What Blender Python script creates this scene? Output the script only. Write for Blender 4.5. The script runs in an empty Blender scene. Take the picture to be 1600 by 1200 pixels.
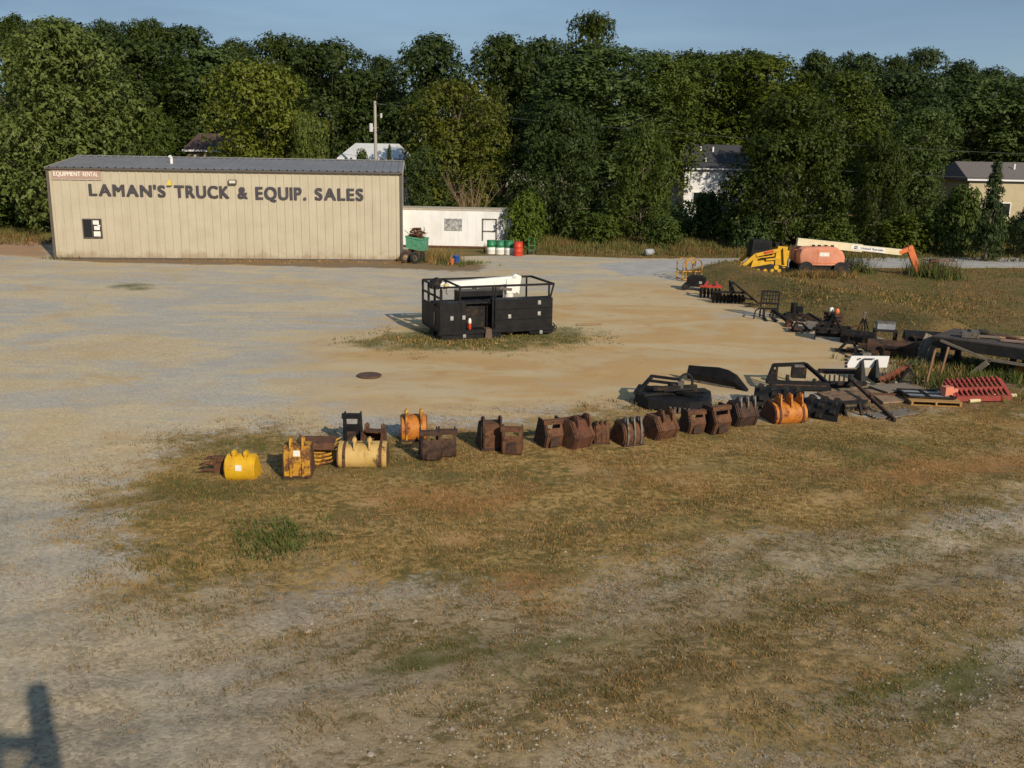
import bpy, math, random
import numpy as np
from mathutils import Vector, Matrix
random.seed(7)
RS = np.random.RandomState(11)
scene = bpy.context.scene
COL = scene.collection

# ------------------------------------------------------------------ camera
F, CAMH = 1500.0, 6.5
TILT, ROLL = math.atan(365 / 1500), math.radians(1.0)
FW = Vector((0, math.cos(TILT), -math.sin(TILT)))
UP0 = Vector((0, math.sin(TILT), math.cos(TILT)))
RT0 = Vector((1, 0, 0))
RT = RT0 * math.cos(ROLL) + UP0 * math.sin(ROLL)
UP = UP0 * math.cos(ROLL) - RT0 * math.sin(ROLL)
CAM = Vector((0, 0, CAMH))
cd = bpy.data.cameras.new('camera')
cam = bpy.data.objects.new('camera', cd)
COL.objects.link(cam)
cd.sensor_width = 36
cd.lens = 36 * F / 1600
cd.clip_end = 4000
cam.matrix_world = Matrix(((RT.x, UP.x, -FW.x, 0), (RT.y, UP.y, -FW.y, 0), (RT.z, UP.z, -FW.z, CAMH), (0, 0, 0, 1)))
scene.camera = cam


def ray(px, py):
    return FW + RT * ((px - 800) / F) - UP * ((py - 600) / F)


def at(px, py, z=0.0):
    """the point of the level z that a photograph pixel shows"""
    d = ray(px, py)
    return CAM + d * ((z - CAMH) / d.z)


def aty(px, py, Y):
    d = ray(px, py)
    return CAM + d * (Y / d.y)


def mpp(p):
    return (p - CAM).dot(FW) / F


# ------------------------------------------------------------------ mesh helper
class MB:
    def __init__(self):
        self.v, self.f = [], []

    def add(self, vs, fs, M=None):
        o = len(self.v)
        for p in vs:
            p = Vector(p)
            if M is not None:
                p = M @ p
            self.v.append((p.x, p.y, p.z))
        for f in fs:
            self.f.append(tuple(i + o for i in f))
        return self

    def box(self, cx, cy, cz, sx, sy, sz, M=None):
        x, y, z = sx / 2, sy / 2, sz / 2
        vs = [(cx + a * x, cy + b * y, cz + c * z) for a in (-1, 1) for b in (-1, 1) for c in (-1, 1)]
        fs = [(0, 1, 3, 2), (4, 6, 7, 5), (0, 4, 5, 1), (2, 3, 7, 6), (0, 2, 6, 4), (1, 5, 7, 3)]
        return self.add(vs, fs, M)

    def span(self, x0, x1, y0, y1, z0, z1, M=None):
        return self.box((x0 + x1) / 2, (y0 + y1) / 2, (z0 + z1) / 2, x1 - x0, y1 - y0, z1 - z0, M)

    def bar(self, p, q, w, h=None, up=(0, 0, 1)):
        h = h or w
        p, q = Vector(p), Vector(q)
        d = (q - p)
        L = d.length
        d.normalize()
        u = Vector(up)
        if abs(d.dot(u)) > .98:
            u = Vector((0, 1, 0))
        s = d.cross(u).normalized()
        u = s.cross(d).normalized()
        vs = []
        for e in (p, q):
            for a, b in ((-1, -1), (1, -1), (1, 1), (-1, 1)):
                vs.append(e + s * (a * w / 2) + u * (b * h / 2))
        return self.add(vs, [(3, 2, 1, 0), (4, 5, 6, 7), (0, 1, 5, 4), (1, 2, 6, 5), (2, 3, 7, 6), (3, 0, 4, 7)])

    def tube(self, pts, r, n=8, cap=True):
        pts = [Vector(p) for p in pts]
        rs = r if isinstance(r, (list, tuple)) else [r] * len(pts)
        vs, fs = [], []
        prev = None
        for i, p in enumerate(pts):
            d = (pts[min(i + 1, len(pts) - 1)] - pts[max(i - 1, 0)]).normalized()
            if prev is None:
                a = Vector((0, 0, 1)) if abs(d.z) < .9 else Vector((1, 0, 0))
                s = d.cross(a).normalized()
            else:
                s = (prev - d * prev.dot(d)).normalized()
            prev = s
            t = d.cross(s)
            for k in range(n):
                an = 2 * math.pi * k / n
                vs.append(p + (s * math.cos(an) + t * math.sin(an)) * rs[i])
        for i in range(len(pts) - 1):
            for k in range(n):
                a, b = i * n + k, i * n + (k + 1) % n
                fs.append((a, b, b + n, a + n))
        if cap:
            fs.append(tuple(range(n))[::-1])
            fs.append(tuple(range((len(pts) - 1) * n, len(pts) * n)))
        return self.add(vs, fs)

    def ring(self, c, axis, R, r, n=20, m=8):
        c, ax = Vector(c), Vector(axis).normalized()
        a = ax.orthogonal().normalized()
        b = ax.cross(a)
        vs, fs = [], []
        for i in range(n):
            t = 2 * math.pi * i / n
            d = a * math.cos(t) + b * math.sin(t)
            for k in range(m):
                s = 2 * math.pi * k / m
                vs.append(c + d * (R + r * math.cos(s)) + ax * (r * math.sin(s)))
        for i in range(n):
            for k in range(m):
                fs.append((i * m + k, ((i + 1) % n) * m + k, ((i + 1) % n) * m + (k + 1) % m, i * m + (k + 1) % m))
        return self.add(vs, fs)

    def prism(self, poly, x0, x1, M=None):
        """poly in (y, z), pushed along x"""
        n = len(poly)
        vs = [(x0, y, z) for y, z in poly] + [(x1, y, z) for y, z in poly]
        fs = [tuple(range(n)), tuple(range(2 * n - 1, n - 1, -1))]
        for i in range(n):
            j = (i + 1) % n
            fs.append((i, i + n, j + n, j))
        return self.add(vs, fs, M)

    def lathe(self, prof, n=20, M=None):
        vs, fs = [], []
        for r, z in prof:
            for k in range(n):
                a = 2 * math.pi * k / n
                vs.append((r * math.cos(a), r * math.sin(a), z))
        for i in range(len(prof) - 1):
            for k in range(n):
                a, b = i * n + k, i * n + (k + 1) % n
                fs.append((a, b, b + n, a + n))
        fs.append(tuple(range(n))[::-1])
        fs.append(tuple(range((len(prof) - 1) * n, len(prof) * n)))
        return self.add(vs, fs, M)

    def shell(self, prof, x0, x1, t):
        """bent plate: profile of (y, z) points with thickness t inward, from x0 to x1"""
        P = [Vector((y, z)) for y, z in prof]
        I = []
        for i, p in enumerate(P):
            d = (P[min(i + 1, len(P) - 1)] - P[max(i - 1, 0)]).normalized()
            I.append(p + Vector((-d.y, d.x)) * t)
        vs = []
        for x in (x0, x1):
            for p in P:
                vs.append((x, p.x, p.y))
            for p in I:
                vs.append((x, p.x, p.y))
        n = len(P)
        m = 2 * n
        fs = []
        for i in range(n - 1):
            fs += [(i, i + 1, m + i + 1, m + i), (n + i, m + n + i, m + n + i + 1, n + i + 1),
                   (i, n + i, n + i + 1, i + 1), (m + i, m + i + 1, m + n + i + 1, m + n + i)]
        fs += [(0, m, m + n, n), (n - 1, m - 1, m + m - 1, m + n - 1)]
        return self.add(vs, fs)

    def build(self, name, mat, parent=None, smooth=False, loc=None, rz=0):
        me = bpy.data.meshes.new(name)
        me.from_pydata(self.v, [], self.f)
        me.materials.append(mat)
        if smooth:
            me.polygons.foreach_set('use_smooth', [True] * len(me.polygons))
            try:
                me.set_sharp_from_angle(angle=math.radians(40))
            except Exception:
                pass
        me.update()
        o = bpy.data.objects.new(name, me)
        COL.objects.link(o)
        if parent is not None:
            o.parent = parent
        if loc is not None:
            o.location = loc
        o.rotation_euler.z = rz
        return o


def tag(o, label, cat, group=None):
    o['label'] = label
    o['category'] = cat
    if group:
        o['group'] = group
    return o


def thing(name, label, cat, loc=(0, 0, 0), rz=0.0, group=None, scale=None):
    o = bpy.data.objects.new(name, None)
    o.empty_display_size = .2
    COL.objects.link(o)
    o.location = loc
    o.rotation_euler.z = rz
    if scale:
        o.scale = scale
    return tag(o, label, cat, group)


def npmesh(name, V, Fq, mat, tint=None):
    """fast mesh from arrays; tint is one colour per face"""
    me = bpy.data.meshes.new(name)
    n, k = Fq.shape
    me.vertices.add(len(V))
    me.vertices.foreach_set('co', V.astype(np.float32).ravel())
    me.loops.add(n * k)
    me.loops.foreach_set('vertex_index', Fq.astype(np.int32).ravel())
    me.polygons.add(n)
    me.polygons.foreach_set('loop_start', np.arange(0, n * k, k, dtype=np.int32))
    me.polygons.foreach_set('loop_total', np.full(n, k, dtype=np.int32))
    me.update(calc_edges=True)
    if tint is not None:
        a = me.attributes.new('tint', 'FLOAT_COLOR', 'FACE')
        c = np.ones((n, 4), np.float32)
        c[:, :3] = tint
        a.data.foreach_set('color', c.ravel())
    me.materials.append(mat)
    return me


def link(name, me, parent=None):
    o = bpy.data.objects.new(name, me)
    COL.objects.link(o)
    if parent is not None:
        o.parent = parent
    return o


# ------------------------------------------------------------------ materials
class NT:
    def __init__(self, name):
        self.m = bpy.data.materials.new(name)
        self.m.use_nodes = True
        self.t = self.m.node_tree
        self.t.nodes.clear()
        self.out = self.n('ShaderNodeOutputMaterial')

    def n(self, typ, **kw):
        nd = self.t.nodes.new(typ)
        for k, v in kw.items():
            setattr(nd, k, v)
        return nd

    def set(self, nd, i, v):
        if isinstance(v, bpy.types.NodeSocket):
            self.t.links.new(v, nd.inputs[i])
        elif v is not None:
            nd.inputs[i].default_value = v

    def noise(self, vec, scale, detail=5, rough=.55, dist=0):
        nd = self.n('ShaderNodeTexNoise')
        self.set(nd, 'Vector', vec)
        self.set(nd, 'Scale', scale)
        self.set(nd, 'Detail', detail)
        self.set(nd, 'Roughness', rough)
        self.set(nd, 'Distortion', dist)
        return nd.outputs['Fac']

    def math(self, op, a, b=0.0, c=None, clamp=False):
        nd = self.n('ShaderNodeMath', operation=op, use_clamp=clamp)
        self.set(nd, 0, a)
        self.set(nd, 1, b)
        if c is not None:
            self.set(nd, 2, c)
        return nd.outputs[0]

    def step(self, v, lo, hi):
        nd = self.n('ShaderNodeMapRange', interpolation_type='SMOOTHSTEP')
        self.set(nd, 0, v)
        self.set(nd, 1, lo)
        self.set(nd, 2, hi)
        return nd.outputs[0]

    def mix(self, f, a, b, mode='MIX'):
        nd = self.n('ShaderNodeMix', data_type='RGBA', blend_type=mode)
        self.set(nd, 0, f)
        for i, v in ((6, a), (7, b)):
            if isinstance(v, tuple):
                v = (*v[:3], 1)
            self.set(nd, i, v)
        return nd.outputs[2]

    def mapping(self, vec, rot=0, scale=(1, 1, 1)):
        nd = self.n('ShaderNodeMapping')
        self.set(nd, 'Vector', vec)
        nd.inputs['Rotation'].default_value = (0, 0, rot)
        nd.inputs['Scale'].default_value = scale
        return nd.outputs[0]

    def attr(self, name):
        return self.n('ShaderNodeAttribute', attribute_name=name)

    def bump(self, h, strength, dist=.02):
        nd = self.n('ShaderNodeBump')
        self.set(nd, 'Height', h)
        nd.inputs['Strength'].default_value = strength
        nd.inputs['Distance'].default_value = dist
        return nd.outputs[0]

    def finish(self, color, rough=.7, metal=0., spec=.4, normal=None):
        p = self.n('ShaderNodeBsdfPrincipled')
        if isinstance(color, tuple):
            color = (*color[:3], 1)
        self.set(p, 'Base Color', color)
        self.set(p, 'Roughness', rough)
        self.set(p, 'Metallic', metal)
        self.set(p, 'Specular IOR Level', spec)
        if normal is not None:
            self.set(p, 'Normal', normal)
        self.t.links.new(p.outputs[0], self.out.inputs[0])
        return self.m


MATS = {}


def mat(name, c1, c2=None, scale=3.0, c3=None, t3=.6, scale3=6.0, rough=.65, metal=0., bump=.15, bscale=40., spec=.35, stretch=None):
    if name in MATS:
        return MATS[name]
    T = NT(name)
    co = T.n('ShaderNodeTexCoord').outputs['Object']
    if stretch:
        cs = T.mapping(co, 0, stretch)
    else:
        cs = co
    col = (*c1, 1)
    if c2:
        col = T.mix(T.step(T.noise(cs, scale, 6, .6), .36, .66), c1, c2)
    r = rough
    if c3:
        k = T.step(T.noise(cs, scale3, 8, .65, .3), t3 - .05, t3 + .05)
        col = T.mix(k, col, c3)
        r = T.math('MULTIPLY_ADD', k, .25, rough)
    nrm = T.bump(T.noise(co, bscale, 4), bump, .01) if bump else None
    MATS[name] = T.finish(col, r, metal, spec, nrm)
    return MATS[name]


def leaf_mat(name, ca, cb, transl=.25):
    T = NT(name)
    a = T.attr('tint')
    oi = T.n('ShaderNodeObjectInfo')
    sep = T.n('ShaderNodeSeparateColor')
    T.t.links.new(a.outputs['Color'], sep.inputs[0])
    c = T.mix(sep.outputs[0], ca, cb)
    hsv = T.n('ShaderNodeHueSaturation')
    T.set(hsv, 'Hue', T.math('MULTIPLY_ADD', oi.outputs['Random'], .035, .486))
    T.set(hsv, 'Saturation', T.math('MULTIPLY_ADD', oi.outputs['Random'], -.25, 1.12))
    T.set(hsv, 'Value', T.math('MULTIPLY_ADD', sep.outputs[1], .7, .65))
    T.set(hsv, 'Color', c)
    p = T.n('ShaderNodeBsdfPrincipled')
    T.set(p, 'Base Color', hsv.outputs[0])
    T.set(p, 'Roughness', .55)
    T.set(p, 'Specular IOR Level', .25)
    tr = T.n('ShaderNodeBsdfTranslucent')
    T.set(tr, 'Color', hsv.outputs[0])
    ms = T.n('ShaderNodeMixShader')
    ms.inputs[0].default_value = transl
    T.t.links.new(p.outputs[0], ms.inputs[1])
    T.t.links.new(tr.outputs[0], ms.inputs[2])
    T.t.links.new(ms.outputs[0], T.out.inputs[0])
    return T.m


def blade_mat(name):
    T = NT(name)
    a = T.attr('tint')
    return T.finish(a.outputs['Color'], .75, 0, .15)


BLACK = mat('black_paint', (.007, .007, .008), (.014, .013, .014), 3, (.05, .03, .018), .70, 9, rough=.55, spec=.18)
BLACKR = mat('weathered_black', (.009, .009, .010), (.022, .019, .017), 4, (.065, .036, .02), .60, 6, rough=.65, spec=.18)
RUBBER = mat('rubber', (.012, .012, .013), (.025, .023, .021), 6, rough=.85)
YELLOW = mat('yellow_paint', (.62, .36, .012), (.5, .27, .015), 4, (.17, .085, .03), .66, 10, rough=.5)
YELLOWR = mat('worn_yellow_paint', (.48, .25, .02), (.36, .17, .02), 4, (.13, .055, .022), .52, 5, rough=.6)
TANY = mat('bleached_yellow_paint', (.50, .34, .12), (.38, .23, .06), 5, (.10, .06, .03), .60, 5, rough=.6, stretch=(1, 1, .4))
RUST = mat('brown_rust', (.080, .035, .018), (.135, .060, .027), 5, (.036, .021, .015), .58, 9, rough=.85, bump=.4)
RUSTD = mat('dark_rust', (.036, .020, .014), (.070, .034, .019), 5, (.021, .015, .013), .57, 8, rough=.8, bump=.4)
RUSTR = mat('red_rust', (.115, .04, .022), (.08, .034, .02), 5, (.06, .03, .02), .56, 9, rough=.85, bump=.4)
RUSTO = mat('orange_rust', (.46, .17, .02), (.33, .095, .015), 4, (.12, .04, .014), .58, 5, rough=.6, bump=.3)
GREYST = mat('grey_steel', (.12, .11, .10), (.18, .155, .13), 6, (.09, .055, .035), .58, 8, rough=.6, metal=.3)
WHITE = mat('white_paint', (.78, .77, .73), (.66, .64, .59), 2, (.32, .22, .14), .74, 6, rough=.5, bump=.05)
SILVER = mat('bright_latch', (.6, .6, .6), rough=.3, metal=.7, bump=0)
DECAL = mat('white_decal', (.75, .73, .68), (.6, .58, .54), 8, rough=.5, bump=0)
REDP = mat('red_paint', (.48, .045, .03), (.36, .04, .025), 5, (.16, .05, .03), .62, 8, rough=.55)
REDT = mat('faded_red_paint', (.27, .045, .034), (.21, .038, .03), 6, (.2, .07, .04), .64, 8, rough=.6)
ORANGE = mat('orange_paint', (.62, .16, .045), (.52, .13, .045), 4, rough=.5)
PINK = mat('faded_orange_paint', (.62, .26, .16), (.54, .21, .125), 2, rough=.55)
CREAM = mat('cream_paint', (.64, .58, .40), (.58, .51, .33), 3, rough=.5)
GREEN = mat('green_paint', (.02, .15, .065), (.03, .2, .1), 5, rough=.5)
TEAL = mat('faded_green_paint', (.05, .24, .15), (.09, .30, .2), 4, (.13, .08, .04), .6, 6, rough=.6)
BLUE = mat('blue_plastic', (.02, .09, .36), rough=.45, bump=0)
REDD = mat('red_drum_paint', (.55, .05, .02), (.45, .04, .02), 4, rough=.5)
WOOD = mat('grey_wood', (.20, .165, .125), (.14, .11, .08), 5, rough=.85, stretch=(1, 8, 8), bump=.3)
WOODT = mat('tan_wood', (.34, .22, .11), (.24, .15, .075), 5, rough=.85, stretch=(1, 8, 8), bump=.3)
POLEW = mat('pole_wood', (.38, .36, .32), (.30, .28, .25), 3, rough=.85, stretch=(8, 8, .6))
GLASS = mat('dark_glass', (.012, .014, .018), rough=.08, spec=.6, bump=0)
GREYG = mat('grey_sheet', (.20, .22, .24), (.28, .30, .32), 3, rough=.35)
BARK = mat('bark', (.10, .08, .06), (.16, .13, .10), 8, rough=.9, bump=.5, bscale=12)

# ------------------------------------------------------------------ ground cover maps (world metres)
def hsh(ix, iy, s):
    n = (ix.astype(np.int64) * 374761393 + iy.astype(np.int64) * 668265263 + s * 974634721) & 0xffffffff
    n = ((n ^ (n >> 13)) * 1274126177) & 0xffffffff
    return ((n ^ (n >> 16)) & 0xffff) / 65535.0


def vnoise(x, y, s=0):
    ix, iy = np.floor(x), np.floor(y)
    fx, fy = x - ix, y - iy
    fx, fy = fx * fx * (3 - 2 * fx), fy * fy * (3 - 2 * fy)
    a, b = hsh(ix, iy, s), hsh(ix + 1, iy, s)
    c, d = hsh(ix, iy + 1, s), hsh(ix + 1, iy + 1, s)
    return (a * (1 - fx) + b * fx) * (1 - fy) + (c * (1 - fx) + d * fx) * fy


def fbm(x, y, s=0, o=4):
    t, a, n = 0, .5, 0
    for i in range(o):
        t = t + a * vnoise(x, y, s + i)
        n += a
        x, y, a = x * 2.03 + 3.1, y * 2.03 + 1.7, a * .5
    return t / n


def wpoly(px):
    return np.array([[at(x, y).x, at(x, y).y] for x, y in px])


def inside(poly, x, y, soft):
    """0..1: 1 well inside, .5 on the edge, over SOFT metres"""
    d = np.full(x.shape, 1e9)
    c = np.zeros(x.shape, bool)
    n = len(poly)
    for i in range(n):
        ax, ay = poly[i]
        bx, by = poly[(i + 1) % n]
        ex, ey = bx - ax, by - ay
        t = np.clip(((x - ax) * ex + (y - ay) * ey) / (ex * ex + ey * ey + 1e-12), 0, 1)
        d = np.minimum(d, np.hypot(x - ax - t * ex, y - ay - t * ey))
        if abs(ey) > 1e-9:
            c ^= ((ay > y) != (by > y)) & (x < ex * (y - ay) / ey + ax)
    s = np.where(c, d, -d)
    return np.clip(.5 + s / (2 * soft), 0, 1)


P_DIRT = wpoly([(560, 505), (700, 470), (900, 455), (1010, 440), (1090, 450), (1200, 490), (1330, 530), (1420, 560), (1300, 610), (1000, 640), (800, 655), (560, 650), (470, 640), (520, 590), (430, 560)])
P_DRY = wpoly([(165, 800), (225, 720), (300, 690), (420, 672), (560, 690), (700, 668), (860, 655), (1000, 640), (1200, 650), (1400, 640), (1640, 600), (1700, 760), (1400, 835), (1250, 850), (1100, 880), (950, 905), (860, 950), (700, 930), (560, 905), (430, 915), (300, 930), (225, 925), (170, 870)])
P_SPARSE = wpoly([(215, 920), (420, 905), (700, 920), (900, 925), (1130, 865), (1400, 820), (1700, 750), (1900, 1300), (620, 1320), (430, 1100), (300, 1010)])
P_SERV = wpoly([(520, 540), (600, 515), (700, 512), (880, 508), (945, 518), (940, 535), (860, 548), (740, 556), (600, 552)])
P_FIELD = wpoly([(1060, 428), (1100, 452), (1200, 487), (1320, 520), (1430, 545), (1480, 575), (1700, 590), (2400, 560), (2400, 418), (1080, 419)])
P_FIELD2 = wpoly([(640, 402), (830, 398), (1000, 404), (1140, 404), (2400, 404), (2400, 300), (-900, 300), (-900, 378), (-60, 372), (85, 372), (640, 380)])
P_ROAD = wpoly([(930, 412), (1060, 405), (1160, 403), (1600, 402), (2300, 401), (2300, 417.5), (1600, 417.5), (1150, 418.5), (1060, 425), (980, 432)])
P_CLAY = [wpoly(p) for p in ([(-300, 372), (20, 372), (85, 375), (80, 405), (0, 400), (-300, 400)], [(1150, 735), (1600, 700), (1700, 735), (1400, 760)], [(560, 770), (820, 745), (830, 800), (600, 805)], [(730, 890), (900, 880), (850, 950), (760, 960)])]
P_WEED = wpoly([(85, 398), (640, 402), (760, 415), (745, 425), (600, 420), (300, 412), (90, 408)])
P_JUNK = wpoly([(1270, 610), (1480, 560), (1640, 560), (1650, 625), (1500, 640), (1340, 650)])
P_GREEN = [wpoly(p) for p in ([(190, 760), (330, 720), (440, 760), (430, 790), (280, 810), (190, 820)], [(370, 800), (470, 800), (490, 855), (430, 870), (380, 850)], [(200, 850), (320, 860), (360, 900), (300, 910), (220, 890)], [(560, 690), (640, 690), (640, 735), (560, 740)], [(780, 870), (960, 850), (1180, 810), (1200, 830), (1000, 880), (820, 905)], [(1260, 690), (1450, 680), (1480, 710), (1300, 730)], [(1330, 780), (1600, 760), (1600, 800), (1350, 815)], [(560, 780), (700, 775), (700, 800), (560, 805)], [(230, 690), (420, 668), (440, 700), (260, 720)], [(490, 870), (620, 860), (620, 880), (500, 890)], [(1430, 560), (1600, 560), (1600, 620), (1440, 600)], [(1350, 1010), (1640, 930), (1640, 1130), (1450, 1210), (1290, 1170)], [(1180, 870), (1640, 800), (1640, 860), (1260, 925)], [(880, 985), (1300, 930), (1310, 960), (900, 1030)], [(680, 1075), (900, 1055), (900, 1090), (690, 1110)])]  # green growth; the lower right patches also stand in for tree shade
P_LOTGREEN = wpoly([(150, 440), (240, 440), (255, 458), (180, 455)])
S29 = math.radians(27)


def smooth_path(px):
    p = wpoly(px)
    for _ in range(3):
        q = [p[0]]
        for a, b in zip(p[:-1], p[1:]):
            q += [a * .75 + b * .25, a * .25 + b * .75]
        p = np.array(q + [p[-1]])
    return p


TRACKS = [smooth_path(q) for q in (
    [(150, 1240), (110, 900), (170, 690), (420, 560), (700, 470), (1000, 425)],
    [(-60, 1100), (20, 800), (140, 560), (420, 470), (660, 440), (950, 418)],
    [(560, 1230), (900, 1080), (1250, 980), (1700, 860)],
    [(330, 1120), (620, 1010), (980, 930), (1300, 880), (1700, 800)],
    [(200, 640), (500, 600), (800, 600), (1100, 560), (1180, 500), (1060, 440)],
    [(-50, 640), (250, 520), (560, 590), (900, 620)])]


def maps(x, y, tracks=False):
    wob = (fbm(x * .9, y * .9, 3) - .5) * 1.6
    wx, wy = x + wob, y + (fbm(x * .9, y * .9, 9) - .5) * 1.6
    m = {}
    m['dirt'] = inside(P_DIRT, wx, wy, 4.5)
    m['dry'] = inside(P_DRY, wx, wy, 1.9)
    u = x * math.cos(S29) + y * math.sin(S29)
    v = -x * math.sin(S29) + y * math.cos(S29)
    streak = fbm(u * .16, v * .95, 21, 4)
    m['dry'] = np.maximum(m['dry'], inside(P_SPARSE, wx, wy, 2.2) * np.clip((fbm(u * .13 + 9, v * .75 + 4, 41, 4) - .50) / .12, 0, 1) * .62)
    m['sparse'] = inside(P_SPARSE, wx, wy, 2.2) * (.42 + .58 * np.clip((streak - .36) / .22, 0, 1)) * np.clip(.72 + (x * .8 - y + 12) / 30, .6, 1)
    g = inside(P_SERV, wx, wy, .8) * .8
    for p in P_GREEN:
        g = np.maximum(g, inside(p, wx, wy, 1.1) * .85)
    g = np.maximum(g, inside(P_LOTGREEN, wx, wy, .9) * .8)
    g = np.maximum(g, inside(P_SPARSE, x, y, 1.) * np.clip((fbm(u * .2 + 40, v * .8, 31) - .52) / .18, 0, 1) * .8)
    m['green'] = g
    f = np.maximum(inside(P_FIELD, x + wob * .5, y + wob * .4, .6), inside(P_FIELD2, x, y + wob * .3, .5))
    m['road'] = inside(P_ROAD, x, y + wob * .15, .35)
    m['field'] = f * (1 - m['road'])
    c = np.zeros(x.shape)
    for p in P_CLAY:
        c = np.maximum(c, inside(p, wx, wy, 1.2))
    m['clay'] = c
    tr = np.zeros(x.shape)
    for pth in TRACKS if tracks else []:
        for off in (-.85, .85):
            d = np.full(x.shape, 1e9)
            for (ax, ay), (bx, by) in zip(pth[:-1], pth[1:]):
                ex, ey = bx - ax, by - ay
                l = math.hypot(ex, ey)
                ox, oy = -ey / l * off, ex / l * off
                t = np.clip(((x - ax - ox) * ex + (y - ay - oy) * ey) / (l * l), 0, 1)
                d = np.minimum(d, np.hypot(x - ax - ox - t * ex, y - ay - oy - t * ey))
            tr = np.maximum(tr, np.exp(-(d / .26) ** 2) * np.clip((fbm(x * .4 + off, y * .4, 61) - .36) / .2, 0, 1))
    m['track'] = tr
    m['weed'] = np.maximum(inside(P_WEED, wx, wy, .6), inside(P_JUNK, wx, wy, .8) * .8)
    return m


BERM = [at(*p) for p in ((1130, 432), (1210, 455), (1300, 480), (1400, 505), (1470, 530))]
BLF = [at(800, 300), at(1900, 300)]


def height(x, y):
    x, y = np.asarray(x, float), np.asarray(y, float)
    z = (fbm(x * .5, y * .5, 55) - .5) * .05 + (fbm(x * 2, y * 2, 57) - .5) * .03
    d = np.full(x.shape, 1e9)
    for a, b in zip(BERM[:-1], BERM[1:]):
        ex, ey = b.x - a.x, b.y - a.y
        t = np.clip(((x - a.x) * ex + (y - a.y) * ey) / (ex * ex + ey * ey), 0, 1)
        d = np.minimum(d, np.hypot(x - a.x - t * ex, y - a.y - t * ey))
    z = z + .75 * np.exp(-(d / 1.5) ** 2)
    u = x * math.cos(S29) + y * math.sin(S29)
    v = -x * math.sin(S29) + y * math.cos(S29)
    near = np.clip((24 - y) / 8, 0, 1)
    z = z + near * (fbm(u * .15, v * .9, 71) - .5) * .16
    return z


def gz(x, y):
    return float(height(np.array([x]), np.array([y]))[0])


def gat(px, py):
    p = at(px, py)
    p.z = gz(p.x, p.y)
    return p


def axis_steps(parts):
    out = [parts[0][0]]
    for a, b, s in parts:
        n = max(1, int(round((b - a) / s)))
        out += list(np.linspace(a, b, n + 1)[1:])
    return np.array(out)


gx = axis_steps([(-900, -200, 70), (-200, -60, 10), (-60, -34, 1.3), (-34, -14, .4), (-14, 18, .2), (18, 45, .4), (45, 70, 1.4), (70, 200, 10), (200, 900, 70)])
gy = axis_steps([(-60, -10, 5), (-10, 5, 1), (5, 8, .3), (8, 26, .17), (26, 48, .3), (48, 80, .6), (80, 140, 4), (140, 1600, 100)])
X, Y = np.meshgrid(gx, gy)
xf, yf = X.ravel(), Y.ravel()
zf = height(xf, yf)
V = np.stack([xf, yf, zf], 1)
nx, ny = len(gx), len(gy)
ii = (np.arange(ny - 1)[:, None] * nx + np.arange(nx - 1)[None, :]).ravel()
Fq = np.stack([ii, ii + 1, ii + nx + 1, ii + nx], 1)
MP = maps(xf, yf, True)


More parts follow.
